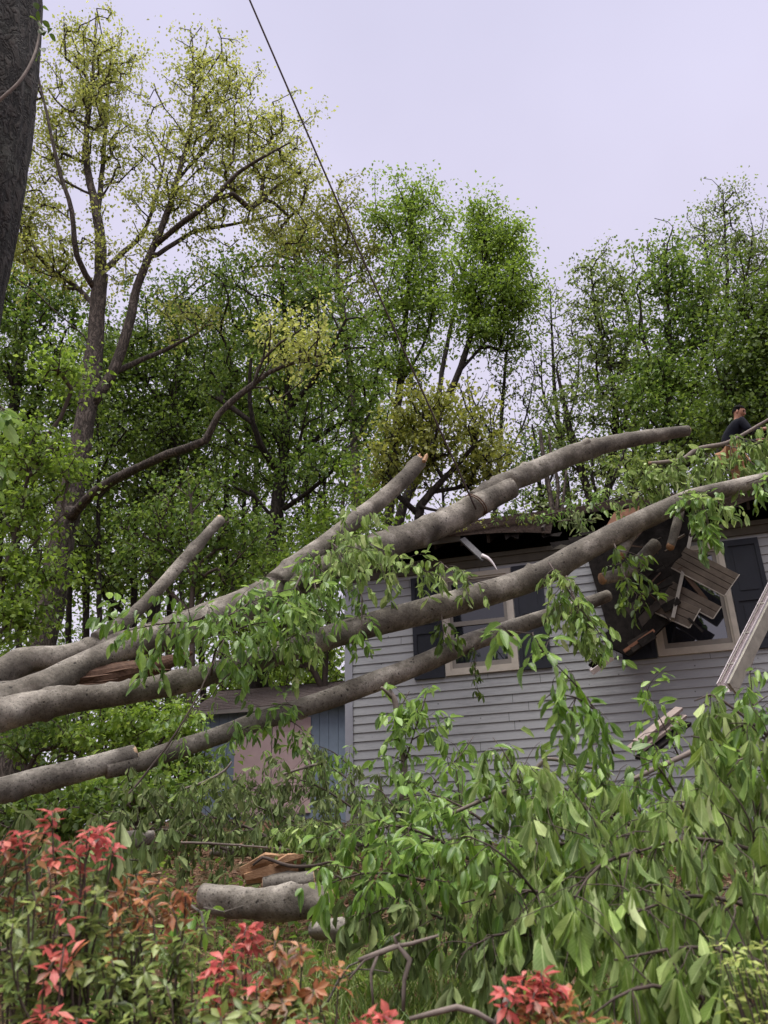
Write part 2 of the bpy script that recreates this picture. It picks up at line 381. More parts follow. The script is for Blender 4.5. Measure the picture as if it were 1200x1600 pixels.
M_GUTTER = plain('white_gutter_paint', (.62, .56, .56), .45, .2, 9., .4, .1)
M_GUT_IN = plain('dirty_gutter_side', (.26, .245, .20), .6, .3, 9.)
M_SHEDW = plain('blue_grey_shed_paint', (.17, .215, .27), .7, .14, 4.)
M_SHEDR = plain('grey_brown_shed_shingles', (.15, .122, .112), .95, .35, 26., .1, .6)
M_DOOR = plain('faded_pink_door', (.44, .32, .31), .7, .12, 3.)
M_ROPE = plain('rope_fibre', (.06, .042, .038), .8, .3, 60.)
M_ROPE2 = plain('brown_rope_sling', (.11, .062, .036), .8, .3, 60.)
M_SKIN = plain('skin', (.30, .145, .09), .5, .12, 20.)
M_SHIRT = plain('dark_navy_cloth', (.006, .007, .012), .9, .4, 9., .15, .4)
M_TROUSER = plain('tan_cloth', (.30, .16, .075), .85, .2, 12.)
M_CAP = plain('black_cap_cloth', (.009, .009, .010), .85, .2, 12.)
M_HAIR = plain('black_hair', (.005, .0045, .004), .9, .2, 40., .08)
M_EYE = plain('dark_eye', (.02, .015, .012), .3, .1, 10.)
M_TAN = plain('tan_bag', (.33, .17, .08), .8, .2, 12.)
L_OAK = leaf_mat('young_oak_leaves', [(0, (.15, .18, .04)), (.5, (.24, .27, .07)), (1, (.33, .35, .12))], .5)
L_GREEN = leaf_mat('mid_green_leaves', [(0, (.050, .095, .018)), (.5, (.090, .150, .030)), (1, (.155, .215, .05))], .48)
L_BRIGHT = leaf_mat('spring_green_leaves', [(0, (.080, .135, .020)), (.5, (.125, .20, .034)), (1, (.195, .27, .06))], .5)
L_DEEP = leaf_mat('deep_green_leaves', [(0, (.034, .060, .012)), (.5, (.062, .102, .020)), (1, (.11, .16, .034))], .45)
L_DUSTY = leaf_mat('dusty_green_leaves', [(0, (.068, .105, .028)), (.5, (.115, .16, .045)), (1, (.18, .225, .075))], .48)
L_OLIVE = leaf_mat('olive_leaves', [(0, (.088, .105, .022)), (.5, (.14, .16, .034)), (1, (.21, .225, .055))], .46)
L_WILT = leaf_mat('wilting_leaves', [(0, (.045, .080, .013)), (.4, (.10, .165, .030)), (.85, (.175, .25, .058)), (1, (.31, .37, .15))], .32, .58, True, .22, 1.25)
L_FRESH = leaf_mat('fresh_broad_leaves', [(0, (.045, .095, .014)), (.5, (.095, .18, .026)), (1, (.18, .285, .05))], .38, .36, True, .5, 1.25)
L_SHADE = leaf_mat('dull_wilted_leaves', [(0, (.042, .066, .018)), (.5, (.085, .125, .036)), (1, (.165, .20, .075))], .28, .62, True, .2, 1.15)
L_RED = leaf_mat('red_young_leaves', [(0, (.15, .06, .025)), (.2, (.38, .065, .05)), (.75, (.50, .095, .08)), (1, (.55, .19, .13))], .32, .38, True, .45, 1.1, 1.0)
L_RUST = leaf_mat('rusty_young_leaves', [(0, (.12, .075, .022)), (.4, (.27, .095, .035)), (.8, (.40, .15, .06)), (1, (.36, .22, .08))], .32, .36, True, .45, 1.1, 1.0)
L_SHRUB = leaf_mat('yellow_green_shrub_leaves', [(0, (.040, .068, .015)), (.5, (.10, .14, .03)), (1, (.20, .24, .065))], .32, .36, True, .45, 1.1)
L_LIME = leaf_mat('lime_shrub_leaves', [(0, (.14, .19, .03)), (1, (.33, .37, .11))], .35, .4, True, .4, 1.1)
L_GRASS = leaf_mat('grass_blades', [(0, (.05, .09, .018)), (.6, (.10, .16, .03)), (1, (.2, .22, .07))], .3)
L_LITTER = leaf_mat('dry_litter_leaves', [(0, (.07, .035, .02)), (.5, (.16, .09, .05)), (1, (.30, .20, .13))], .15, .7, gain=1.0)

# ------------------------------------------------------------------ ground
def build_ground():
    xs = np.concatenate([[-1500, -600, -250, -120, -60, -35], np.linspace(-22, 22, 111), [35, 60, 120, 250, 600, 1500]])
    ys = np.concatenate([[-1500, -400, -100, -30, -10, -4, -1], np.linspace(0, 24, 121), [27, 31, 36, 45, 60, 90, 160, 400, 1500]])
    X, Y = np.meshgrid(xs, ys); Z = gz(X, Y); r = np.random.default_rng(3)
    Z = Z + r.normal(0, .012, Z.shape)*(np.abs(X) < 20)*(Y > .5)
    V = np.stack([X, Y, Z], -1).reshape(-1, 3); nx = len(xs)
    F = [(j*nx+i, j*nx+i+1, (j+1)*nx+i+1, (j+1)*nx+i) for j in range(len(ys)-1) for i in range(nx-1)]
    tag(obj('ground', V, F, M_GROUND), kind='structure')
build_ground()

# ------------------------------------------------------------------ house
HO = P(545, 1290, 13.0); HROT = RAD(-15)
_hx = np.array([math.cos(HROT), math.sin(HROT), 0]); _hy = np.array([-math.sin(HROT), math.cos(HROT), 0])
def HW(s, y, z): return HO + _hx*s + _hy*y + np.array([0, 0, z])      # house local -> world
def HL(px, py, y=0.0):                                                   # pixel -> local on plane y
    d = ray(px, py); t = (np.dot(HO-EYE, _hy)+y)/np.dot(d, _hy); q = EYE+d*t-HO
    return np.array([np.dot(q, _hx), y, q[2]])
house = thing('house', 'grey clapboard house with navy shutters and a hole torn in its roof', 'house', HO, HROT)
WIN = [(1.53, 2.61, 2.0, 3.565), (4.545, 5.645, 2.0, 3.565)]
HLEN, HDEP, WTOP, WBOT, CRS = 9.6, 7.6, 3.76, -.7, .1275
PITCHR = math.tan(RAD(26.3)); OVH = .45; EZ = 4.0                         # eave underside height at y=-OVH
def roofz(y): return EZ + (min(y, HDEP-y)+OVH)*PITCHR
rs_ = np.random.default_rng(19)
def siding(mb, L, holes, flip):                                          # rows in (s, out, z)
    z = 2.43-CRS*30
    while z < WTOP:
        cuts = sorted({max(z, WBOT), min(z+CRS, WTOP)} | {q for h in holes for q in h[2:4] if z < q < z+CRS})
        for a, b in zip(cuts[:-1], cuts[1:]):
            if b <= WBOT: continue
            mid = (a+b)/2; seg = [(0, L)]
            for h in holes:
                if h[2] < mid < h[3]: seg = [q for s0, s1 in seg for q in ((s0, min(s1, h[0])), (max(s0, h[1]), s1)) if q[1]-q[0] > .01]
            seg2 = []
            for s0, s1 in seg:
                q = s0+rs_.uniform(.6, 3.7)
                while q < s1-.2: seg2.append((s0, q-.0025)); s0 = q+.0025; q = s0+rs_.uniform(2.4, 3.7)
                seg2.append((s0, s1))
            for s0, s1 in seg2:
                # butt joints: break the course into boards
                oa = .020-(a-z)/CRS*.016; ob = .020-(b-z)/CRS*.016
                mb.add([flip(s0, oa, a), flip(s1, oa, a), flip(s1, ob, b), flip(s0, ob, b), flip(s0, 0.0, a), flip(s1, 0.0, a)],
                       [(0, 1, 2, 3), (4, 5, 1, 0)])
        z += CRS
mb = MB(); siding(mb, HLEN, WIN, lambda s, o, z: (s, -o, z)); mb.build('siding', M_SIDE, house, local=True)
mb = MB(); siding(mb, HDEP, [], lambda s, o, z: (-o, HDEP-s, z))
mb.add([(0, 0, WTOP), (0, HDEP, WTOP), (0, HDEP/2, roofz(HDEP/2)-.05)], [(0, 1, 2)]); mb.build('siding', M_SIDE, house, local=True)
mb = MB(); siding(mb, HDEP, [], lambda s, o, z: (HLEN+o, s, z))
mb.add([(HLEN, 0, WTOP), (HLEN, HDEP, WTOP), (HLEN, HDEP/2, roofz(HDEP/2)-.05)], [(0, 1, 2)]); mb.build('siding', M_SIDE, house, local=True)
mb = MB(); siding(mb, HLEN, [], lambda s, o, z: (s, HDEP+o, z)); mb.build('siding', M_SIDE, house, local=True)
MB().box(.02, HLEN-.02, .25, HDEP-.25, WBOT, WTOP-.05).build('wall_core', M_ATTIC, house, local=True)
MB().box(-.035, .085, -.036, .05, WBOT, WTOP).build('corner_board', M_CORNER, house, local=True)
MB().box(HLEN-.085, HLEN+.035, -.036, .05, WBOT, WTOP).build('corner_board', M_CORNER, house, local=True)
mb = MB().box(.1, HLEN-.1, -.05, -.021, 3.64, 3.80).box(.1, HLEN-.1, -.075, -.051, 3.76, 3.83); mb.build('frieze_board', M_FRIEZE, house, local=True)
MB().box(-.6, 0-.05, -.02, .01, -1, -.9).box(0, HLEN, .02, HDEP-.02, -1.4, WBOT-.003).build('foundation', M_ATTIC, house, local=True)
for k, (a, b, c, d) in enumerate(WIN):
    w = MB(); t = .075
    for q in ((a, b, c, c+t), (a, b, d-t, d), (a, a+t, c+t, d-t), (b-t, b, c+t, d-t)): w.box(q[0], q[1], -.05, .03, q[2], q[3])
    t2 = .028
    for q in ((a+t, b-t, c+t, c+t+t2), (a+t, b-t, d-t-t2, d-t), (a+t, a+t+t2, c+t+t2, d-t-t2), (b-t-t2, b-t, c+t+t2, d-t-t2)): w.box(q[0], q[1], -.030, .03, q[2], q[3])
    wo = w.build('window', M_FRAME, house, local=True)
    i0, i1, j0, j1 = a+t+t2, b-t-t2, c+t+t2, d-t-t2; s = MB(); tt = .05
    mid = (j0+j1)/2
    for q in ((i0, i1, j0, j0+tt*1.5), (i0, i1, j1-tt, j1), (i0, i0+tt, j0+tt*1.5, j1-tt), (i1-tt, i1, j0+tt*1.5, j1-tt)): s.box(q[0], q[1], -.012, .03, q[2], q[3])
    if k == 0: s.box(i0+tt, i1-tt, -.018, .03, mid-.04, mid+.03)
    s.build('sash', M_SASH, wo, local=True)
    if k == 0:
        MB().box(i0+tt, i1-tt, .006, .02, j0+tt*1.5, mid-.04).build('pane', M_GLASS, wo, local=True)
        MB().box(i0+tt, i1-tt, -.004, .008, mid+.03, j1-tt).build('pane', M_GLASS, wo, local=True)
    else: MB().box(i0+tt, i1-tt, .004, .02, j0+tt*1.5, j1-tt).build('pane', M_GLASS2, wo, local=True)
for a, b in ((1.055, 1.515), (2.625, 3.075), (4.065, 4.53), (5.66, 6.135)):
    s = MB(); c, d = 1.985, 3.58; t = .06; m = 2.72
    for q in ((a, a+t, c, d), (b-t, b, c, d), (a+t, b-t, c, c+.1), (a+t, b-t, d-.09, d), (a+t, b-t, m-.05, m+.05)): s.box(q[0], q[1], -.052, -.021, q[2], q[3])
    for z0, z1 in ((c+.1, m-.05), (m+.05, d-.09)):
        s.box(a+t, b-t, -.034, -.0215, z0, z1); s.box(a+t+.05, b-t-.05, -.044, -.0345, z0+.05, z1-.05)
    s.build('shutter', M_SHUT, house, local=True)
# roof: shingle courses, notch torn out over s 3.35..5.75 up to 2 m from the eave
def sag(s_, y_):                                         # the eave droops towards the torn hole
    return .15*np.clip((s_-1.9)/1.4, 0, 1)**2*np.clip(1-(y_+OVH)/1.25, 0, 1)*(s_ < 3.5) + .12*np.clip((6.5-s_)/.75, 0, 1)**2*np.clip(1-(y_+OVH)/1.25, 0, 1)*(s_ > 5.7)
def shingle_rows(mb, s0, s1, u0, u1, side, r):
    cs = math.cos(math.atan(PITCHR)); sn = math.sin(math.atan(PITCHR)); u = u0; k = 0
    while u < u1-.02:
        ue = min(u+.14, u1); s = s0 - r.uniform(0, .2)*0
        while s < s1-.01:
            se = min(s+r.uniform(.24, .36), s1); j = r.uniform(0, .012)
            def pt(ss, uu, off):
                y = -OVH+uu*cs - off*sn; z = EZ+uu*sn + off*cs
                return (ss, y if side > 0 else HDEP-y, z)
            lo = .044+j; dn = u - (r.uniform(0, .012) if k else r.uniform(-.03, .05))
            V0 = [pt(s+.003, dn, lo), pt(se-.003, dn, lo), pt(se-.003, ue+.03, .018), pt(s+.003, ue+.03, .018), pt(s+.003, dn, 0.02), pt(se-.003, dn, 0.02)]
            V = [(a_, b_, c_-sag(a_, b_)) if side > 0 else (a_, b_, c_) for a_, b_, c_ in V0]
            F = [(0, 1, 2, 3), (4, 5, 1, 0), (4, 0, 3), (1, 5, 2)]
            mb.add(V, F); s = se
        u = ue; k += 1
r = np.random.default_rng(5)
UR = (HDEP/2+OVH)/math.cos(math.atan(PITCHR))
mb = MB(); shingle_rows(mb, -.15, 3.3, 0, UR, 1, r); shingle_rows(mb, 5.75, HLEN+.4, 0, UR, 1, r); shingle_rows(mb, 3.3, 5.75, 2.0, UR, 1, r)
shingle_rows(mb, -.15, HLEN+.4, 0, UR, -1, r)
mb.build('roof_shingles', M_SHINGLE, house, local=True)
def roof_slab(mb, s0, s1, u0, u1, side, t=.02):
    cs = math.cos(math.atan(PITCHR)); sn = math.sin(math.atan(PITCHR)); q = []
    for off in (.016, .016-t):
        for ss, uu in ((s0, u0), (s1, u0), (s1, u1), (s0, u1)):
            y = -OVH+uu*cs-off*sn; q.append((ss, y if side > 0 else HDEP-y, EZ+uu*sn+off*cs))
    mb.add(q, [(0, 1, 2, 3), (7, 6, 5, 4), (0, 4, 5, 1), (1, 5, 6, 2), (2, 6, 7, 3), (3, 7, 4, 0)])
mb = MB(); roof_slab(mb, -.13, 1.9, .02, UR-.01, 1); roof_slab(mb, 1.905, 3.28, 1.42, UR-.01, 1); roof_slab(mb, 6.5, HLEN+.38, .02, UR-.01, 1); roof_slab(mb, 5.77, 6.495, 1.42, UR-.01, 1); roof_slab(mb, 3.285, 5.765, 2.02, UR-.01, 1); roof_slab(mb, -.13, HLEN+.38, .02, UR-.03, -1)
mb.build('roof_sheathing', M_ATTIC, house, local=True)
for s in np.arange(-.10, HLEN+.4, .41):
    u0 = .05 if not 3.3 < s < 5.75 else 2.05
    y0 = -OVH+u0; h = .13
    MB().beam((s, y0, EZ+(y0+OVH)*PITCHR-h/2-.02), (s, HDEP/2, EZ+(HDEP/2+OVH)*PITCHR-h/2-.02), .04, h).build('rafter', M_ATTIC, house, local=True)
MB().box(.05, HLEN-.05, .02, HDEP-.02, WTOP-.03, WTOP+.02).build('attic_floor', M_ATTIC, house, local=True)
MB().beam((-.15, -OVH-.012, EZ-.03), (1.95, -OVH-.012, EZ-.03), .02, .09).build('fascia_board', M_FRIEZE, house, local=True)
MB().box(.0, HLEN, HDEP/2-.02, HDEP/2+.02, WTOP+.05, roofz(HDEP/2)-.25).build('attic_partition', M_ATTIC, house, local=True)

# hanging scrap of fascia at the left eave
def HWp(px, py, y): return HW(*HL(px, py, y))
t = thing('hanging_fascia_scrap', 'bent grey fascia scrap with pale torn end dangling under left eave', 'broken trim', HWp(745, 850, -.55))
MB().beam(HWp(722, 842, -.52), HWp(757, 875, -.56), .10, .03, up=(.2, -1, .3)).build('board', plain('grey_fascia_paint', (.10, .098, .10), .6, .2, 5.), t)
mb = MB(); mb.tube(smooth_path([HWp(753, 868, -.585), HWp(762, 872, -.60), HWp(770, 880, -.60), HWp(777, 891, -.60)], [.03, .035, .03, .006], .02)[0], np.linspace(.034, .006, len(smooth_path([HWp(753, 868, -.585), HWp(762, 872, -.60), HWp(770, 880, -.60), HWp(777, 891, -.60)], [1]*4, .02)[0])), 6)
mb.build('torn_end', M_WHITE, t, smooth=True)

# collapsed roof section hanging through the hole
t = thing('collapsed_roof_section', 'dark flap of broken roofing hanging over the wall beside the right window', 'roof debris', HWp(1020, 900, -.4))
n0 = unit(-_hy*.8+np.array([0, 0, .35]))
def poly(pts): return np.array([HWp(*q) for q in pts])
MB().slab(poly([(1015, 810, -.30), (1092, 800, -.25), (1070, 880, -.5), (1050, 965, -.62), (1012, 1002, -.66), (985, 1024, -.62), (958, 1008, -.5), (972, 955, -.45), (985, 890, -.38), (990, 850, -.32)]), n0, .05).build('sheathing', M_FELT, t)
MB().slab(poly([(918, 872, -.12), (1005, 838, -.10), (1008, 900, -.20), (1000, 985, -.30), (972, 1014, -.34), (950, 985, -.28), (935, 930, -.2)]), n0, .04).slab(poly([(1010, 985, -.62), (985, 1026, -.62), (955, 1012, -.55), (945, 990, -.5), (985, 960, -.5)]), n0, .03).build('felt_and_void_flap', M_FELT, t)  # first slab is a black sheet put in for the void's darkness
r = np.random.default_rng(8)
for k in range(15):
    a = r.uniform(975, 1050); b = 850+r.uniform(0, 150)
    if a+b*.35 > 1385 : a -= 40
    d = r.uniform(-.2, .2); w = r.uniform(12, 22); hgt = r.uniform(8, 14); yy = -.70-r.uniform(0, .09)
    MB().slab(poly([(a-w, b+hgt*.5+d*8, yy), (a+w*.6, b-hgt+d*8, yy+.02), (a+w, b+d*8, yy), (a-w*.5, b+hgt*1.6, yy-.02)]), n0, .012).build('torn_shingle', M_ATTIC if k % 3 == 0 else M_FELT, t)
MB().beam(HWp(1086, 808, -.40), HWp(1051, 968, -.72), .045, .12, up=-_hy).build('rafter', M_SASH, t)
MB().beam(HWp(1062, 800, -.42), HWp(1046, 858, -.62), .07, .07).build('broken_rafter', M_RAFTER, t)
MB().beam(HWp(1012, 815, -.4), HWp(962, 872, -.66), .09, .07).build('broken_rafter', M_RAFTER, t)
MB().beam(HWp(1040, 900, -.72), HWp(1000, 935, -.76), .06, .05).build('broken_rafter', M_RAFTER, t)
MB().beam(HWp(1022, 985, -.72), HWp(975, 1018, -.72), .05, .04).build('broken_rafter', M_PLY, t)
MB().beam(HWp(1062, 888, -.60), HWp(1103, 938, -.62), .07, .06).build('broken_rafter', M_RAFTER, t)
r = np.random.default_rng(18)
for k in range(16):                                   # splinters, lath and felt shreds sticking out of the break
    a = HWp(r.uniform(985, 1085), r.uniform(815, 985), -.62-r.uniform(0, .14)); d = unit(np.array([r.normal(), -abs(r.normal())*.5, r.normal()-.5])); L_ = r.uniform(.10, .38)
    MB().beam(a, a+d*L_, r.uniform(.015, .05), r.uniform(.008, .025), up=(r.normal(), r.normal(), r.normal())).build('splinter', (M_RAFTER, M_FELT, M_ATTIC, M_SOFFIT)[k % 4], t)
for k, (px, py) in enumerate(((862, 835), (880, 845), (905, 838), (925, 830), (1125, 800), (1140, 792), (715, 838), (800, 832))):
    a = HWp(px, py, -.42); w = r.uniform(.10, .2); h = r.uniform(.05, .14)
    MB().slab([a+_hx*-w, a+_hx*w+np.array([0, 0, r.uniform(-.02, .02)]), a+_hx*w*.7-np.array([0, 0, h])-_hy*.03, a-_hx*w*.2-np.array([0, 0, h*.5])-_hy*.02, a-_hx*w*.8-np.array([0, 0, h*.9])-_hy*.03], -_hy, .006).build('felt_shred', M_FELT, t)
t = thing('plywood_sheet', 'red-brown broken plywood sheet standing at the edge of the roof hole', 'plywood', HWp(965, 815, .1))
MB().slab(poly([(938, 838, -.05), (960, 800, .1), (1000, 790, .15), (995, 815, .1), (960, 845, -.05)]), n0, .018).build('sheet', M_PLY, t)
MB().beam(HWp(905, 850, -.1), HWp(950, 822, .05), .05, .04).build('splintered_rail', M_RAFTER, t)
# fallen soffit panels over the right window: each panel is ribbed
def panel(label, c, y, ang, Lp, Wp, ribs):
    p0 = HL(c[0], c[1], y); th = thing('soffit_panel', label, 'soffit panel', HW(*p0), 0, 'soffit panels hanging over the right window')
    ca, sa = math.cos(ang), math.sin(ang)
    def q(u, v, o): return HW(p0[0]+u*ca-v*sa, y-o-.10*(u/Lp), p0[2]+u*sa+v*ca)
    mb = MB(); w = Wp/ribs
    for i in range(ribs):
        v0 = -Wp/2+i*w; a, b = v0+.006, v0+w-.006
        prof = [(v0, 0), (a, .011), (b, .011), (v0+w, 0)]
        V = [q(u, v, o) for u in (-Lp/2, Lp/2) for v, o in prof]
        mb.add(V, [(0, 1, 5, 4), (1, 2, 6, 5), (2, 3, 7, 6)])
    mb.add([q(u, v, -.012) for u in (-Lp/2, Lp/2) for v in (-Wp/2, Wp/2)], [(0, 1, 3, 2)])
    mb.build('board', M_SOFFIT, th)
    e = MB(); e.add([q(Lp/2+d, v, o) for d in (0, .012) for v in (-Wp/2, Wp/2) for o in (-.014, .014)], [(0, 1, 3, 2), (4, 6, 7, 5), (0, 4, 5, 1), (2, 3, 7, 6), (0, 2, 6, 4), (1, 5, 7, 3)])
    e.add([q(u, -Wp/2-d, o) for d in (0, .012) for u in (-Lp/2, Lp/2) for o in (-.014, .014)], [(0, 1, 3, 2), (4, 6, 7, 5), (0, 4, 5, 1), (2, 3, 7, 6), (0, 2, 6, 4), (1, 5, 7, 3)])
    e.build('edge_trim', M_SOFEDGE, th)
panel('upper right ribbed brown soffit panel hanging over the right window', (1101, 892), -.66, RAD(-41), .78, .36, 4)
panel('middle ribbed brown soffit panel between its two neighbours over the right window', (1082, 937), -.63, RAD(-40), .70, .20, 2)
panel('lower left ribbed brown soffit panel hanging furthest over the right window glass', (1054, 952), -.68, RAD(-36), .56, .30, 3)

# fallen gutter leaning against the house
def channel(name, label, cat, a, b, w, h, mface, mside, up):
    th = thing(name, label, cat, (a+b)/2); d = unit(b-a); u = np.array(up, float); u = unit(u-d*np.dot(u, d)); s = np.cross(d, u)
    prof = [(-.5, 0), (-.5, .55), (-.42, .62), (-.42, .85), (-.36, 1), (-.30, 1), (-.30, .94), (-.36, .94), (-.38, .84), (-.38, .64), (-.46, .54), (-.46, .05), (.46, .05), (.46, 1), (.5, 1), (.5, 0)]
    V = [p+s*x*w+u*(z-.5)*h for p in (a, b) for x, z in prof]; n = len(prof)
    F = [(i, i+n, (i+1) % n+n, (i+1) % n) for i in range(n)]
    obj('trough', V, F, mface, th, False)
    mb = MB(); mb.beam(a+u*h*.5+d*.01, b+u*h*.5-d*.01, w*.12, .01, up=u)
    for k in np.linspace(.12, .9, 5):
        p = a+(b-a)*k+u*h*.44; mb.beam(p-s*w*.34, p+s*w*.45, .025, .012, up=u)
    mb.build('hanger', mside, th); return th, d, u, s
a, b = P(1130, 1075, 9.6), P(1245, 845, 10.35)
gt, d, u, s = channel('fallen_gutter', 'long white eave gutter fallen diagonally across the right shutter', 'gutter', a, b, .125, .14, M_GUTTER, M_SASH, unit(np.array([-.75, -.55, .35])))
MB().beam(a+s*.10-u*.02, b+s*.10-u*.02, .03, .16, up=u).build('fascia_board', M_GUT_IN, gt)
a, b = HWp(925, 1051, -.30), HWp(957, 1027, -.45)
gt = thing('gutter_end_piece', 'short white angle of broken trim under the collapsed roofing', 'broken trim', (a+b)/2)
MB().beam(a, b, .03, .07, up=(0, -.6, .8)).beam(a+np.array([-.02, 0, .06]), a+np.array([.03, 0, -.01]), .05, .04).build('white_angle', M_WHITE, gt)
MB().beam(a+np.array([.02, .05, .08]), b+np.array([-.02, .05, .09]), .05, .13, up=(0, -.6, .8)).build('dark_board', M_FELT, gt)
a, b = P(990, 1172, 7.5), P(1062, 1118, 8.2)
gt = thing('weathered_board', 'pale weathered trim boards poking out of the leaf pile below the siding', 'board', (a+b)/2)
MB().beam(a, b, .14, .03, up=(0, -.5, 1)).beam(a+np.array([.03, -.02, .06]), b+np.array([0, -.02, .06]), .07, .03, up=(0, -.5, 1)).build('plank', plain('pale_old_board', (.22, .175, .15), .8, .3, 12.), gt)
MB().beam(a+np.array([.05, 0, -.07]), b+np.array([.05, 0, -.07]), .1, .03, up=(0, -.5, 1)).build('felt_strip', M_FELT, gt)

# ------------------------------------------------------------------ shed
SO = P(308, 1255, 18.5); SR = RAD(-12)
shed = thing('shed', 'small blue-grey garden shed with faded pink door and brown shingle roof', 'shed', SO, SR)
SH = 1.92; SLEN = 3.9; SDEP = 2.6
mb = MB(); k = 0
for s in np.arange(0, SLEN, .2):
    if 0.75 < s+.1 < 2.45: mb.box(s+.004, s+.196, -.02, 0, 1.62, SH)
    else: mb.box(s+.004, s+.196, -.02, 0, -.6, SH)
mb.box(0, SLEN, .001, SDEP, -.6, SH-.02); mb.add([(0, 0, SH-.02), (0, SDEP, SH-.02), (0, SDEP/2, SH+.66), (SLEN, 0, SH-.02), (SLEN, SDEP, SH-.02), (SLEN, SDEP/2, SH+.66)], [(0, 1, 2), (3, 5, 4)])
mb.build('wall', M_SHEDW, shed, local=True)
do = MB().box(.78, 1.58, -.045, -.003, -.3, 1.58).box(1.6, 2.42, -.045, -.003, -.3, 1.58).box(.86, 1.5, -.052, -.046, 1.33, 1.35).box(1.7, 2.32, -.052, -.046, 1.33, 1.35).build('door', M_DOOR, shed, local=True)
MB().box(1.52, 1.56, -.075, -.053, .7, .8).build('handle', M_SASH, do, local=True)
mb = MB(); r = np.random.default_rng(2)
for side in (1, -1):
    for i in range(12):
        y0, y1 = -.3+i*(SDEP/2+.3)/12, -.3+(i+1)*(SDEP/2+.3)/12+.03
        za, zb = SH-.12+(y0+.3)*.49, SH-.12+(y1+.3)*.49; s = -.2
        while s < SLEN+.2:
            e = min(s+r.uniform(.25, .4), SLEN+.2); j = r.uniform(0, .012)
            q = [(s+.003, y0, za+.03+j), (e-.003, y0, za+.03+j), (e-.003, y1, zb+.012), (s+.003, y1, zb+.012), (s+.003, y0, za), (e-.003, y0, za)]
            mb.add([(x_, y_ if side > 0 else SDEP-y_, z_) for x_, y_, z_ in q], [(0, 1, 2, 3), (4, 5, 1, 0)]); s = e
mb.build('roof', M_SHEDR, shed, local=True)
MB().beam((-.2, -.31, SH-.16), (SLEN+.2, -.31, SH-.16), .02, .08).build('fascia_board', M_SASH, shed, local=True)
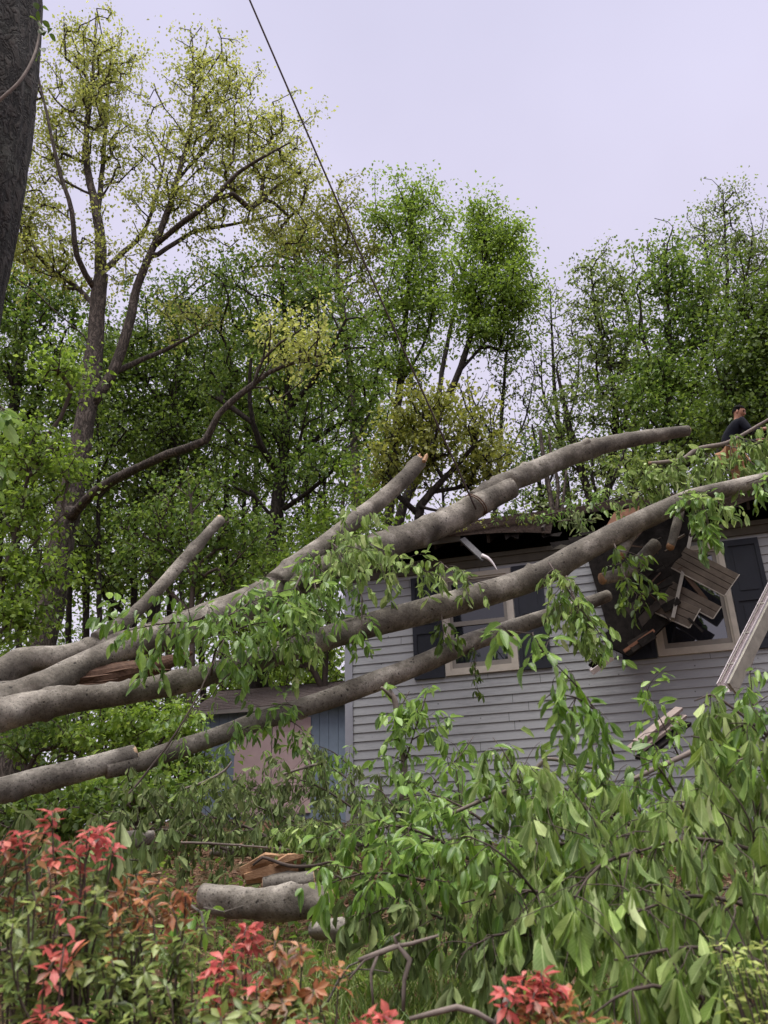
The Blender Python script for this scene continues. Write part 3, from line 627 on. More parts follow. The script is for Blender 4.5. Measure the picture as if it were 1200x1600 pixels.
# ------------------------------------------------------------------ trees
def grow(name, label, cat, paths, blobs, ntgt, bark, leafm, lsize=.13, per=55, cr=.55, seed=1, tip=.012, group=None, base=None,
         wander=.22, flat=.42, step=.55, droop=.0, ground=True, thick=1.0, expo=.46, side_leaf=.35):
    """trunk and limbs along given polylines, branches grown to points spread through the crown volume, leaf clusters on their ends"""
    r = np.random.default_rng(seed)
    ntgt = int(ntgt*1.25)
    pos, par, rr, chains = [], [], [], []
    root = np.array(paths[0][0][0], float)
    if ground:
        g = gz(root[0], root[1])
        if root[2] > g: paths[0] = (np.vstack([[root[0], root[1], g-.15], paths[0][0]]), np.concatenate([[paths[0][1][0]*1.15], paths[0][1]]))
    for pts, rad in paths:
        pts, rad = smooth_path(pts, rad, .35 if len(pts) < 12 else .5)
        w = np.cumsum(r.normal(0, .022, pts.shape), axis=0)*.35; w[0] = 0; pts = pts+w
        if pos:
            A = np.array(pos); j = int(np.argmin(np.linalg.norm(A-pts[0], axis=1))); ch = [j]
        else: j = -1; ch = []
        for p, q in zip(pts, rad):
            pos.append(p); par.append(j); rr.append(q); j = len(pos)-1; ch.append(j)
        chains.append(ch)
    nmain = len(pos)
    wts = np.array([b[3]*b[4]*b[4] if len(b) > 4 else 1 for b in blobs]); wts = np.array([b[2] for b in blobs], float); wts /= wts.sum()
    T = []
    for q in range(ntgt):
        b = blobs[r.choice(len(blobs), p=wts)]
        v = np.clip(r.normal(size=3)*.50, -1.15, 1.15)
        T.append(np.array(b[0])+v*np.array(b[1]))
    T = np.array(T); A = np.array(pos)
    dist = np.array([np.min(np.linalg.norm(A-t, axis=1)) for t in T]); ns = max(8, ntgt//9); o1 = np.argsort(dist[:ns]); o2 = ns+np.argsort(dist[ns:]); T = T[np.concatenate([o1, o2])]
    BUF = np.zeros((nmain+ntgt*40, 3)); BUF[:nmain] = A; n = nmain; ends = []
    plen = [0]*nmain
    for it, t in enumerate(T):
        A = BUF[:n]; dv = t-A; d = np.linalg.norm(dv, axis=1)
        sc_ = it < ns
        cost = d*(1+(1.6 if sc_ else 1.0)*np.maximum(0, (.80 if sc_ else .45)-dv[:, 2]/(d+1e-6)))
        if sc_: cost[nmain:] *= 1.35
        j = int(np.argmin(cost)); a = BUF[j]; L = d[j]
        pd = unit(a-BUF[par[j]]) if par[j] >= 0 else np.array([0, 0, 1.])
        c = a + unit(pd*.55+unit(t-a)*.7+np.array([0, 0, .15]))*L*.5 + r.normal(0, 1, 3)*L*wander*.35
        m = int(np.clip(L/step, 2, 24)); ch = [j]
        for k in range(1, m+1):
            s = k/m; p = (1-s)**2*a+2*s*(1-s)*c+s*s*t + (r.normal(0, 1, 3)*step*wander*.30 if k < m else 0)
            BUF[n] = p; par.append(ch[-1]); rr.append(0.); ch.append(n); n += 1
        chains.append(ch); ends.append(ch[-1])
    POS = BUF[:n]; cnt = np.zeros(n)
    for e_ in ends: cnt[e_] += 1
    for i in range(n-1, -1, -1):
        if par[i] >= 0: cnt[par[i]] += cnt[i]
    R = tip*np.maximum(cnt, 1)**expo*thick
    R[:nmain] = np.maximum(np.array(rr[:nmain]), .6*tip)
    mb = MB()
    for ci, ch in enumerate(chains):
        p = POS[ch]; q = R[ch].copy()
        if ci >= len(paths): q[0] = min(q[0], q[1]*1.3) if len(q) > 1 else q[0]
        k = 10 if ci < len(paths) and q.max() > .12 else (6 if q.max() > .035 else 4)
        if len(p) >= 2: V, F = tube(p, q, k, False, rough=.10 if ci < len(paths) else 0, seed=seed*31+ci); mb.add(V, F)
    th = thing(name, label, cat, POS[0] if base is None else base, 0, group)
    mb.build('trunk', bark, th, smooth=True)
    # leaves
    lsize *= .95 if leafm is not L_OAK else .84; per = int(per*(.85 if leafm is L_OAK else .72 if leafm is L_BRIGHT else .58))
    E_ = POS[ends]; cl = np.repeat(np.arange(len(ends)), per)
    sc = np.clip(np.exp(r.normal(-.05, .38, len(ends))), .35, 1.9); ax_ = unit(E_-POS[np.array(par)[ends]])
    cl = np.concatenate([np.full(max(4, int(per*min(1.5, q**1.6))), i) for i, q in enumerate(sc) if r.uniform() > .10])
    off = r.normal(size=(len(cl), 3)); off[:, 2] *= flat; off += ax_[cl]*r.normal(.2, .75, len(cl))[:, None]; off *= np.minimum(1, 1.9/(np.linalg.norm(off, axis=1)+1e-6))[:, None]; off *= (r.uniform(.2, 1, len(cl))**.5*cr*.56*sc[cl])[:, None]
    p = E_[cl]+off
    pe = np.array(par)[ends]; s = r.uniform(0, 1, len(cl)); k = r.uniform(size=len(cl)) < side_leaf
    p[k] = (E_[cl]*(1-s[:, None])+POS[pe][cl]*s[:, None]+off*.45)[k]
    dr = unit(off*.8+r.normal(size=off.shape)*.35+np.array([0, 0, -.25-droop])); nm = unit(r.normal(size=off.shape)*.55+np.array([0, 0, 1.]))
    ln = lsize*r.uniform(.55, 1.25, len(cl))
    leaves('crown', p, dr, nm, ln, ln*.72, leafm, th, T_SIMPLE, fold=r.uniform(.1, .6, len(cl)), curl=r.uniform(0, .4, len(cl)))
    return th
def blob(px, py, rx, ry, Y, dy=None, w=None):
    a = pxm(Y, rx, py)*1.05; b = pxm(Y, ry, py)*1.15
    return (P(px, py, Y), (a, dy if dy else max(.8, .8*a), b), w if w else rx*ry)
def tk(Y, pts):                                      # trunk polyline from (px, py, width px[, dY])
    return PP([(q[0], q[1], Y+(q[3] if len(q) > 3 else 0)) for q in pts]), np.array([pxm(Y, q[2], q[1])*.5*.72 for q in pts])

# big oak at the left with two tall leaders and a long low limb
Y = 18.
grow('oak_tree', 'tall thin-crowned oak with yellowish young leaves, leaning trunk and two upright leaders', 'tree',
  [tk(Y, [(8, 1220, 76), (30, 1130, 70), (64, 1010, 62), (88, 880, 58), (108, 780, 54), (127, 680, 46), (143, 570, 40), (152, 470, 34), (157, 430, 30)]),
   tk(Y, [(157, 430, 26), (158, 370, 23), (150, 320, 19), (140, 270, 16), (137, 210, 12), (145, 140, 9), (150, 60, 5), (152, 25, 3)]),
   tk(Y, [(152, 340, 13), (160, 270, 11, .5), (168, 200, 9, .8), (175, 120, 6, 1), (182, 60, 3, 1)]),
   tk(Y, [(150, 455, 14), (120, 400, 12, -.6), (112, 330, 10, -1), (95, 270, 8, -1.2), (78, 190, 6, -1.4), (60, 120, 4, -1.4)]),
   tk(Y, [(135, 640, 28), (172, 590, 25), (200, 510, 22), (212, 450, 18), (238, 385, 15), (262, 320, 13), (280, 255, 11), (292, 210, 9), (298, 150, 7), (296, 80, 4), (292, 45, 2)]),
   tk(Y, [(240, 385, 13), (290, 345, 12, -.5), (335, 312, 11, -.8), (372, 270, 8, -1), (412, 245, 6, -1.2), (455, 222, 3, -1.2)]),
   tk(Y, [(246, 398, 12), (300, 365, 10, .5), (345, 355, 8, .8), (395, 345, 5, 1), (440, 335, 3, 1.2)]),
   tk(Y, [(270, 290, 8), (310, 240, 7, .4), (345, 190, 5, .7), (385, 140, 3, .9)]),
   tk(Y, [(155, 430, 14), (185, 400, 12, .6), (225, 360, 9, 1), (250, 280, 6, 1.2), (265, 200, 3, 1.2)]),
   tk(Y, [(118, 800, 22, -.3), (150, 768, 21, -.8), (200, 740, 19, -1.5), (265, 712, 17, -2), (325, 690, 15, -2.2), (345, 650, 13, -2.3), (385, 612, 12, -2.4), (420, 585, 9, -2.4), (470, 565, 6, -2.5), (520, 552, 3, -2.5)]),
   tk(Y, [(395, 605, 8, -2.4), (412, 560, 7, -2.5), (440, 535, 5, -2.5), (490, 505, 3, -2.6)]),
   tk(Y, [(175, 585, 14, .2), (225, 560, 12, .6), (265, 545, 9, .9), (310, 520, 5, 1)]),
   tk(Y, [(150, 480, 12), (110, 440, 10, .8), (70, 420, 8, 1.4), (30, 385, 5, 1.8)])],
  [blob(140, 85, 62, 80, Y), blob(165, 130, 55, 80, Y), blob(125, 210, 60, 80, Y, None, 3500), blob(185, 220, 40, 70, Y, None, 1700), blob(75, 180, 40, 90, Y, None, 2400), blob(65, 300, 50, 80, Y, None, 2600),
   blob(300, 110, 38, 70, Y), blob(345, 130, 45, 70, Y), blob(330, 200, 70, 60, Y, None, 3800), blob(250, 220, 50, 60, Y, None, 2300), blob(225, 300, 60, 70, Y, None, 2500),
   blob(420, 210, 60, 60, Y), blob(455, 275, 45, 50, Y), blob(385, 280, 70, 55, Y, None, 3300), blob(300, 320, 60, 55, Y, None, 2500), blob(430, 340, 60, 35, Y, None, 1500),
   blob(90, 400, 60, 60, Y, None, 2500), blob(40, 360, 40, 60, Y), blob(470, 540, 60, 50, Y-2.4, 1.2, 2000), blob(300, 500, 50, 40, Y+1, 1.2, 1200), blob(170, 390, 60, 50, Y, None, 1500)],
  900, M_OAK, L_OAK, lsize=.115, per=46, cr=.42, seed=21, tip=.0125, wander=.3, expo=.38, flat=.6)

def simple_tree(name, label, Y, trunk, limbs, blobs, n, bark, leafm, **k):
    return grow(name, label, k.pop('cat', 'tree'), [tk(Y, trunk)]+[tk(Y, l) for l in limbs], [blob(*b[:4], Y+(b[4] if len(b) > 4 else 0)) for b in blobs], n, bark, leafm, **k)
G = 'woodland trees behind the house'
simple_tree('maple_tree', 'dark spreading maple with black forked trunk just behind the middle limbs', 20.,
  [(410, 1000, 40), (424, 890, 34), (436, 800, 30), (444, 740, 28), (450, 690, 22), (455, 600, 16), (450, 520, 11), (442, 440, 6)],
  [[(440, 745, 16), (405, 690, 13, -.8), (390, 630, 9, -1.2), (392, 560, 6, -1.5)], [(448, 735, 16), (490, 690, 13, .5), (535, 660, 10, .8), (590, 625, 6, 1)], [(452, 640, 12), (500, 580, 9, -.6), (540, 500, 6, -1)],
   [(437, 800, 12), (480, 770, 10, -.6), (520, 735, 7, -1)]],
  [(380, 490, 80, 60), (460, 450, 70, 60), (530, 500, 75, 60), (560, 570, 70, 50), (490, 590, 80, 60), (390, 590, 70, 60), (420, 680, 70, 50), (550, 650, 60, 40), (350, 640, 45, 45), (500, 730, 60, 30, -.8), (380, 740, 50, 30)],
  430, M_DARKBARK, L_GREEN, lsize=.135, per=58, cr=.55, seed=2, group=G)
simple_tree('oak_tree', 'yellowish airy treetop showing just right of the rope, behind the dark maple', 27.,
  [(560, 900, 22), (555, 700, 18), (545, 560, 14), (530, 450, 10), (520, 340, 5)], [[(540, 500, 9), (480, 420, 6), (440, 370, 4)]],
  [(520, 330, 55, 50), (470, 340, 50, 45), (430, 400, 50, 50), (505, 390, 60, 60), (560, 390, 45, 60), (450, 380, 50, 40), (545, 470, 60, 50), (470, 440, 50, 40)], 330, M_OAK, L_OLIVE, lsize=.15, per=52, cr=.65, seed=3, group=G)
simple_tree('tulip_tree', 'bright green oval treetop, left one of the pair at the centre', 27.,
  [(600, 900, 24), (612, 760, 20), (622, 620, 16), (632, 500, 12), (640, 400, 8), (642, 300, 4)], [[(625, 600, 8), (660, 540, 6), (680, 470, 4)]],
  [(640, 320, 48, 42), (620, 360, 45, 45), (668, 370, 38, 50), (640, 430, 55, 45), (610, 500, 55, 50), (665, 480, 45, 50), (625, 580, 60, 45)], 300, M_DARKBARK, L_BRIGHT, lsize=.15, per=66, cr=.68, seed=4, group=G)
simple_tree('tulip_tree', 'bright green tree with long clear leaning trunk, right one of the pair at the centre', 25.,
  [(622, 860, 24), (655, 740, 20), (685, 650, 17), (718, 580, 14), (742, 500, 11), (758, 420, 8), (758, 330, 4)], [[(680, 660, 13), (695, 560, 10, .5), (712, 470, 7, .8), (730, 390, 4, 1)], [(718, 580, 8), (770, 520, 6), (800, 460, 4)]],
  [(752, 345, 36, 42), (735, 400, 42, 45), (785, 390, 45, 42), (765, 450, 65, 45), (800, 470, 38, 55), (735, 500, 42, 40), (780, 520, 45, 35), (805, 370, 22, 30)], 300, M_DARKBARK, L_BRIGHT, lsize=.145, per=70, cr=.62, seed=5, group=G)
simple_tree('young_tree', 'thin bare-stemmed young tree with sparse leaves in the bright gap', 26.,
  [(772, 900, 12), (775, 780, 11), (783, 680, 9), (790, 590, 7), (797, 500, 3)], [[(778, 740, 5), (820, 660, 4), (835, 590, 2)], [(780, 700, 5), (745, 640, 4), (730, 600, 2)]],
  [(790, 560, 45, 60), (750, 640, 45, 60), (820, 640, 40, 70), (785, 700, 60, 50)], 190, M_DARKBARK, L_DUSTY, lsize=.13, per=13, cr=.5, seed=6, tip=.010, group=G)
simple_tree('young_tree', 'almost leafless slender tree rising between the two green crowns', 27.,
  [(905, 900, 14), (893, 780, 12), (880, 680, 10), (872, 600, 8), (868, 520, 5), (866, 450, 2)], [[(885, 700, 6), (850, 620, 5), (845, 540, 2)], [(880, 680, 6), (905, 600, 4), (905, 520, 2)]],
  [(868, 490, 40, 60), (850, 570, 35, 60), (895, 560, 35, 60), (870, 650, 55, 45)], 200, M_DARKBARK, L_DUSTY, lsize=.12, per=12, cr=.45, seed=7, tip=.010, group=G)
simple_tree('ash_tree', 'mid green tree with steep dark forked limbs above the end of the sawn limb', 23.,
  [(935, 900, 22), (925, 800, 19), (905, 730, 17), (890, 680, 14), (880, 630, 10), (868, 580, 5)], [[(930, 830, 15), (960, 700, 13), (958, 600, 10), (935, 500, 7), (925, 420, 4)], [(950, 720, 10), (985, 640, 8), (1000, 560, 5), (1005, 480, 3)], [(958, 600, 7), (985, 520, 5), (970, 430, 3)]],
  [(940, 420, 36, 34), (925, 470, 42, 40), (975, 440, 35, 40), (960, 510, 55, 42), (925, 560, 42, 40), (985, 560, 45, 45), (900, 630, 50, 35), (960, 640, 55, 45), (890, 700, 35, 30), (945, 720, 50, 30)], 330, M_DARKBARK, L_DUSTY, lsize=.14, per=48, cr=.52, seed=8, group=G)
simple_tree('maple_tree', 'full green rounded tree behind the roof, left of the person', 21.,
  [(1010, 950, 24), (1030, 800, 22), (1042, 680, 18), (1050, 580, 13), (1045, 480, 8), (1040, 380, 4)], [[(1040, 700, 12), (1085, 610, 10), (1105, 520, 6), (1110, 440, 4)], [(1045, 620, 9), (1010, 540, 6), (1000, 470, 4)]],
  [(1040, 395, 42, 40), (1015, 450, 38, 40), (1070, 440, 50, 42), (1040, 510, 60, 45), (1100, 500, 45, 55), (1020, 590, 50, 42), (1085, 590, 60, 50), (1040, 660, 65, 42), (1100, 670, 50, 40), (1000, 720, 45, 30)], 380, M_DARKBARK, L_GREEN, lsize=.14, per=62, cr=.58, seed=9, group=G)
simple_tree('birch_tree', 'feathery sparse treetop standing tallest at the right', 26.,
  [(1120, 900, 20), (1125, 700, 17), (1132, 560, 13), (1135, 430, 8), (1130, 310, 3)], [[(1132, 520, 8), (1165, 430, 6), (1175, 360, 3)], [(1130, 480, 7), (1105, 400, 5), (1100, 350, 3)]],
  [(1130, 325, 42, 40), (1105, 370, 38, 40), (1160, 370, 42, 48), (1185, 400, 35, 50), (1135, 430, 60, 50), (1180, 470, 45, 50)], 330, M_DARKBARK, L_DUSTY, lsize=.13, per=26, cr=.55, seed=10, tip=.011, group=G)
simple_tree('maple_tree', 'dark dense tree at the right edge directly behind the person', 18.,
  [(1200, 950, 34), (1195, 800, 30), (1190, 680, 24), (1185, 580, 16), (1190, 480, 8)], [[(1190, 680, 14), (1140, 620, 10), (1120, 580, 6)]],
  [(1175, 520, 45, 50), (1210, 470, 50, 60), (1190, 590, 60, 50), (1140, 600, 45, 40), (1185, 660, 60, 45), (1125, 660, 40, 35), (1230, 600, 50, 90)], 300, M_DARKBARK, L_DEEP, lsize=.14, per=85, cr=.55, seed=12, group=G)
simple_tree('crabapple_tree', 'small olive-leaved tree with crooked black boughs just above the eave', 17.,
  [(655, 960, 24), (648, 850, 21), (652, 790, 19), (668, 770, 16), (690, 745, 13), (715, 720, 10), (738, 690, 6), (745, 650, 3)], [[(650, 800, 14), (622, 775, 12), (606, 740, 9), (600, 700, 5)], [(668, 770, 11), (730, 760, 9, .4), (765, 745, 7, .6), (800, 725, 4, .8)], [(690, 745, 9), (670, 700, 7), (660, 650, 4)], [(652, 790, 8), (690, 800, 6, -.5), (720, 790, 4, -.7)]],
  [(640, 660, 50, 36), (690, 640, 50, 36), (735, 680, 48, 36), (660, 710, 55, 35), (760, 730, 40, 28), (610, 730, 36, 40), (715, 740, 40, 25)], 240, M_DARKBARK, L_OLIVE, lsize=.12, per=42, cr=.42, seed=13, tip=.011, wander=.4, group=G)
simple_tree('maple_tree', 'deep green tree with slim dark trunk between the oak and the dark maple', 25.,
  [(240, 1000, 26), (245, 880, 23), (255, 760, 20), (270, 650, 17), (280, 560, 12), (285, 470, 6)], [[(262, 700, 12), (310, 620, 9), (340, 540, 5)], [(270, 650, 10), (220, 590, 7), (200, 540, 4)]],
  [(290, 470, 60, 50), (350, 520, 50, 60), (230, 520, 60, 60), (285, 580, 80, 60), (340, 640, 60, 60), (220, 650, 70, 60), (280, 720, 80, 45), (350, 440, 50, 40), (180, 580, 40, 60)], 420, M_DARKBARK, L_DEEP, lsize=.15, per=72, cr=.66, seed=14, group=G)
simple_tree('maple_tree', 'dense green tree filling the left edge behind the big rough trunk', 22.,
  [(-20, 1050, 40), (-10, 850, 34), (10, 700, 28), (25, 560, 18), (40, 450, 8)], [[(5, 720, 16), (60, 620, 12), (95, 540, 6)], [(20, 600, 12), (-30, 500, 8), (-50, 400, 4)]],
  [(40, 440, 60, 60), (-10, 480, 60, 80), (70, 520, 60, 50), (30, 590, 80, 60), (90, 640, 60, 50), (-20, 690, 70, 60), (60, 720, 70, 50), (100, 460, 40, 40), (20, 780, 60, 40)], 380, M_DARKBARK, L_GREEN, lsize=.15, per=72, cr=.62, seed=15, group=G)
simple_tree('beech_tree', 'understory tree with layered spring leaves left of the leaning oak trunk', 14.5,
  [(-30, 1120, 16), (-10, 980, 14), (10, 880, 12), (30, 800, 9), (45, 720, 5)], [[(5, 900, 7), (60, 840, 5), (100, 800, 3)], [(-5, 960, 7), (50, 920, 5), (85, 900, 3)]],
  [(50, 700, 65, 40), (100, 720, 40, 25), (30, 800, 60, 40), (60, 880, 55, 35), (20, 950, 50, 40), (110, 580, 35, 25)], 190, M_TWIG_D, L_BRIGHT, lsize=.12, per=44, cr=.42, seed=16, tip=.009, flat=.35, group=G)
simple_tree('beech_tree', 'low understory tree with flat green sprays behind the sloping stub', 17.,
  [(300, 1060, 14), (300, 960, 12), (305, 880, 10), (300, 800, 7), (295, 730, 4)], [[(302, 900, 7), (250, 850, 5), (200, 830, 3)], [(303, 860, 7), (350, 820, 5), (390, 800, 3)]],
  [(250, 820, 70, 30), (330, 840, 70, 30), (290, 770, 60, 30), (230, 880, 60, 28), (340, 900, 70, 28), (390, 830, 40, 28)], 190, M_TWIG_D, L_GREEN, lsize=.12, per=40, cr=.46, seed=17, tip=.009, flat=.35, group=G)
simple_tree('beech_tree', 'pale green understory tree between the sprays and the house corner', 19.,
  [(505, 1120, 14), (510, 1000, 12), (520, 900, 9), (530, 800, 5)], [[(512, 960, 6), (460, 930, 4), (420, 900, 3)], [(515, 930, 6), (560, 860, 4), (590, 830, 3)]],
  [(470, 880, 60, 40), (540, 830, 60, 40), (500, 970, 60, 50), (440, 1010, 60, 45), (560, 760, 50, 35), (380, 960, 45, 40)], 210, M_TWIG_D, L_BRIGHT, lsize=.13, per=44, cr=.5, seed=18, tip=.009, group=G)
simple_tree('young_tree', 'thin forked tree seen through the gap over the roof, right of the sling', 24.,
  [(850, 900, 12), (846, 790, 11), (840, 720, 8), (832, 660, 4)], [[(846, 780, 6), (872, 720, 5), (885, 660, 3)]],
  [(860, 690, 40, 40), (820, 720, 35, 35), (880, 760, 40, 30), (840, 780, 45, 25)], 130, M_DARKBARK, L_GREEN, lsize=.13, per=26, cr=.45, seed=19, tip=.010, group=G)
simple_tree('young_tree', 'bushy multi-stemmed small tree rising just behind the roof hole', 20.,
  [(940, 900, 14), (945, 790, 12), (965, 740, 9), (985, 680, 4)], [[(942, 800, 9), (925, 740, 7), (930, 690, 3)], [(945, 790, 8), (1000, 760, 6), (1030, 730, 3)]],
  [(940, 740, 50, 30), (1000, 750, 50, 30), (1040, 720, 40, 30), (890, 770, 50, 22), (830, 790, 40, 18)], 85, M_DARKBARK, L_DUSTY, lsize=.13, per=26, cr=.42, seed=20, tip=.010, group=G)
# slim dark trunks deeper in the wood
r0_ = np.random.default_rng(77)
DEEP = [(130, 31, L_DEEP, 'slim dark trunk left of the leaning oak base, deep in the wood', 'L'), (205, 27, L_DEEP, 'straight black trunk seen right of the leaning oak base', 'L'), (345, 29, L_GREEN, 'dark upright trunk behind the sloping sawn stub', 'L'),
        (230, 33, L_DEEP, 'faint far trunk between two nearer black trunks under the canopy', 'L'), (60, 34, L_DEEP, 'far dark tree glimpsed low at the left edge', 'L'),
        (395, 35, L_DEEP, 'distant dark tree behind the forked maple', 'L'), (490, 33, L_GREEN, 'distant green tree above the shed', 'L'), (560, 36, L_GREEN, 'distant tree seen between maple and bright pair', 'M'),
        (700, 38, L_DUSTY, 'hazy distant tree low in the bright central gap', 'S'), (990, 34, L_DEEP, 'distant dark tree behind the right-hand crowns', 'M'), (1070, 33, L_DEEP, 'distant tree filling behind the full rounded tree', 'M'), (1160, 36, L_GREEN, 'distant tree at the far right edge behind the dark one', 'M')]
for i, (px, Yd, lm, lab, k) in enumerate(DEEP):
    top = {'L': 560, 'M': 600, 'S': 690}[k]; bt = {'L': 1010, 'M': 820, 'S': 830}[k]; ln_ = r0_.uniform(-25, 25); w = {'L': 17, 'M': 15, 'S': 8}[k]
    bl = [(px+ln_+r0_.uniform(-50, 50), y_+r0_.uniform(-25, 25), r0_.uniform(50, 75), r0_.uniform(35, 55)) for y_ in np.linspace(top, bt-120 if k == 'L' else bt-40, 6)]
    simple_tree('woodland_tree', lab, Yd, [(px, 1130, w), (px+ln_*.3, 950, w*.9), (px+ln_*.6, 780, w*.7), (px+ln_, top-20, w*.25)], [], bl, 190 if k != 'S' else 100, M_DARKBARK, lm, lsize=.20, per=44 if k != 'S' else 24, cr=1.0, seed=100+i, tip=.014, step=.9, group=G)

for i, (px, Yd, w) in enumerate(((100, 26, 15), (160, 23, 13), (182, 33, 15), (262, 28, 14), (292, 24, 12), (318, 34, 15), (372, 30, 13), (448, 33, 14), (30, 29, 15), (520, 30, 11))):
    ln_ = r0_.uniform(-22, 22); top = r0_.uniform(520, 640)
    bl = [(px+ln_+r0_.uniform(-45, 45), y_, r0_.uniform(35, 60), r0_.uniform(22, 40)) for y_ in np.linspace(top, 830, 4)]
    simple_tree('woodland_tree', 'slim dark pole-like trunk, one of many in the shaded wood at the left', Yd, [(px, 1130, w), (px+ln_*.3, 950, w*.9), (px+ln_*.6, 780, w*.7), (px+ln_, top-20, w*.25)], [], bl, 70, M_DARKBARK, L_DEEP if i % 3 else L_GREEN, lsize=.16, per=34, cr=.8, seed=150+i, tip=.012, step=.8, group='slim dark trunks in the shaded wood')
# understorey shrubs along the wood edge
def bush(label, Y, px, py, rx, ry, n, lm, seed, ls=.11, per=34, name='bush'):
    b = P(px, py, Y); g = gz(b[0], b[1])
    ps = [(np.array([b, b+np.array([0, 0, .3])]), np.array([.02, .015]))]
    ps[0][0][0][2] = g; ps[0][0][1][2] = g+.4
    return grow(name, label, 'bush', ps, [blob(px, py, rx, ry, Y), blob(px-rx*.5, py+ry*.4, rx*.6, ry*.6, Y), blob(px+rx*.5, py+ry*.3, rx*.6, ry*.7, Y)], n, M_TWIG_D, lm, lsize=ls, per=per, cr=.34, seed=seed, tip=.006, step=.3, ground=False, group='bushes along the wood edge')
bush('leafy green bush at the wood edge below the trunk fork, left of the shed', 15., 210, 1130, 90, 40, 120, L_BRIGHT, 41)
bush('pale bush beside the base of the leaning oak', 16., 70, 1140, 60, 45, 100, L_GREEN, 42)
bush('small bush in front of the left shed wall', 15.5, 290, 1180, 55, 40, 80, L_GREEN, 43)
bush('dull bush under the lowest limb near the left edge', 11.5, 60, 1260, 90, 35, 110, L_DEEP, 44)
bush('low leafy bush below the saw-cut step of the lowest limb', 12.5, 220, 1230, 80, 40, 110, L_GREEN, 47)
bush('thicket behind the shed roof', 23., 440, 1050, 110, 35, 120, L_BRIGHT, 45, .14)
bush('dim thicket behind the wood edge left of the shed', 22., 150, 1060, 150, 50, 170, L_GREEN, 46, .14)

# dead snags behind the roof
t = thing('dead_snag', 'two broken bare grey stems standing behind the roof under the upper limb', 'dead tree', P(860, 840, 19))
mb = MB()
for pts, w in (([(868, 870), (862, 790), (850, 720), (844, 672)], [9, 8, 7, 5]), ([(866, 830), (872, 760), (862, 715), (858, 680)], [7, 6, 5, 3]), ([(868, 860), (880, 780), (885, 735)], [6, 5, 3])):
    p_, q_ = smooth_path(PP([(a, b, 19) for a, b in pts]), [pxm(19, k)*.55 for k in w], .2); V, F = tube(p_, q_, 7, True, .15, 5); mb.add(V, F)
mb.build('stem', M_OAK, t, smooth=True)

# rough trunk at the left edge with vine
Y = 4.5
pts, rad = smooth_path(PP([(-190, 1560, Y), (-178, 1100, Y), (-152, 800, Y), (-128, 590, Y), (-108, 450, Y), (-80, 300, Y), (-62, 150, Y), (-55, 0, Y), (-50, -150, Y), (-45, -300, Y)]), [pxm(Y, a_, b_) for a_, b_ in ((125, 1560), (118, 1100), (112, 800), (106, 590), (105, 450), (106, 300), (109, 150), (112, 0), (112, -150), (110, -300))], .03)
bt = thing('tree', 'rough dark trunk close by at the left edge of the view', 'tree', pts[0])
d_, A_, B_ = frames(pts); K = 96; th = np.linspace(0, 2*np.pi, K, endpoint=False); Ls = np.arange(len(pts))*.03
rr_ = np.random.default_rng(4); fur = np.zeros((len(pts), K))
for q in range(26):
    m_ = rr_.integers(6, 26); f_ = rr_.uniform(.3, 3.5); fur += np.abs(np.sin(.5*m_*th[None, :]+1.6*np.sin(f_*Ls[:, None]+rr_.uniform(0, 6))+rr_.uniform(0, 6)))
fur = (fur-fur.mean())/fur.std(); Rr = rad[:, None]*(1+.018*np.clip(fur, -2.2, 1.2))
V = (pts[:, None, :]+(A_[:, None, :]*np.cos(th)[None, :, None]+B_[:, None, :]*np.sin(th)[None, :, None])*Rr[:, :, None]).reshape(-1, 3)
obj('trunk', V, [(i*K+j, i*K+(j+1) % K, (i+1)*K+(j+1) % K, (i+1)*K+j) for i in range(len(pts)-1) for j in range(K)], M_BIGBARK, bt)

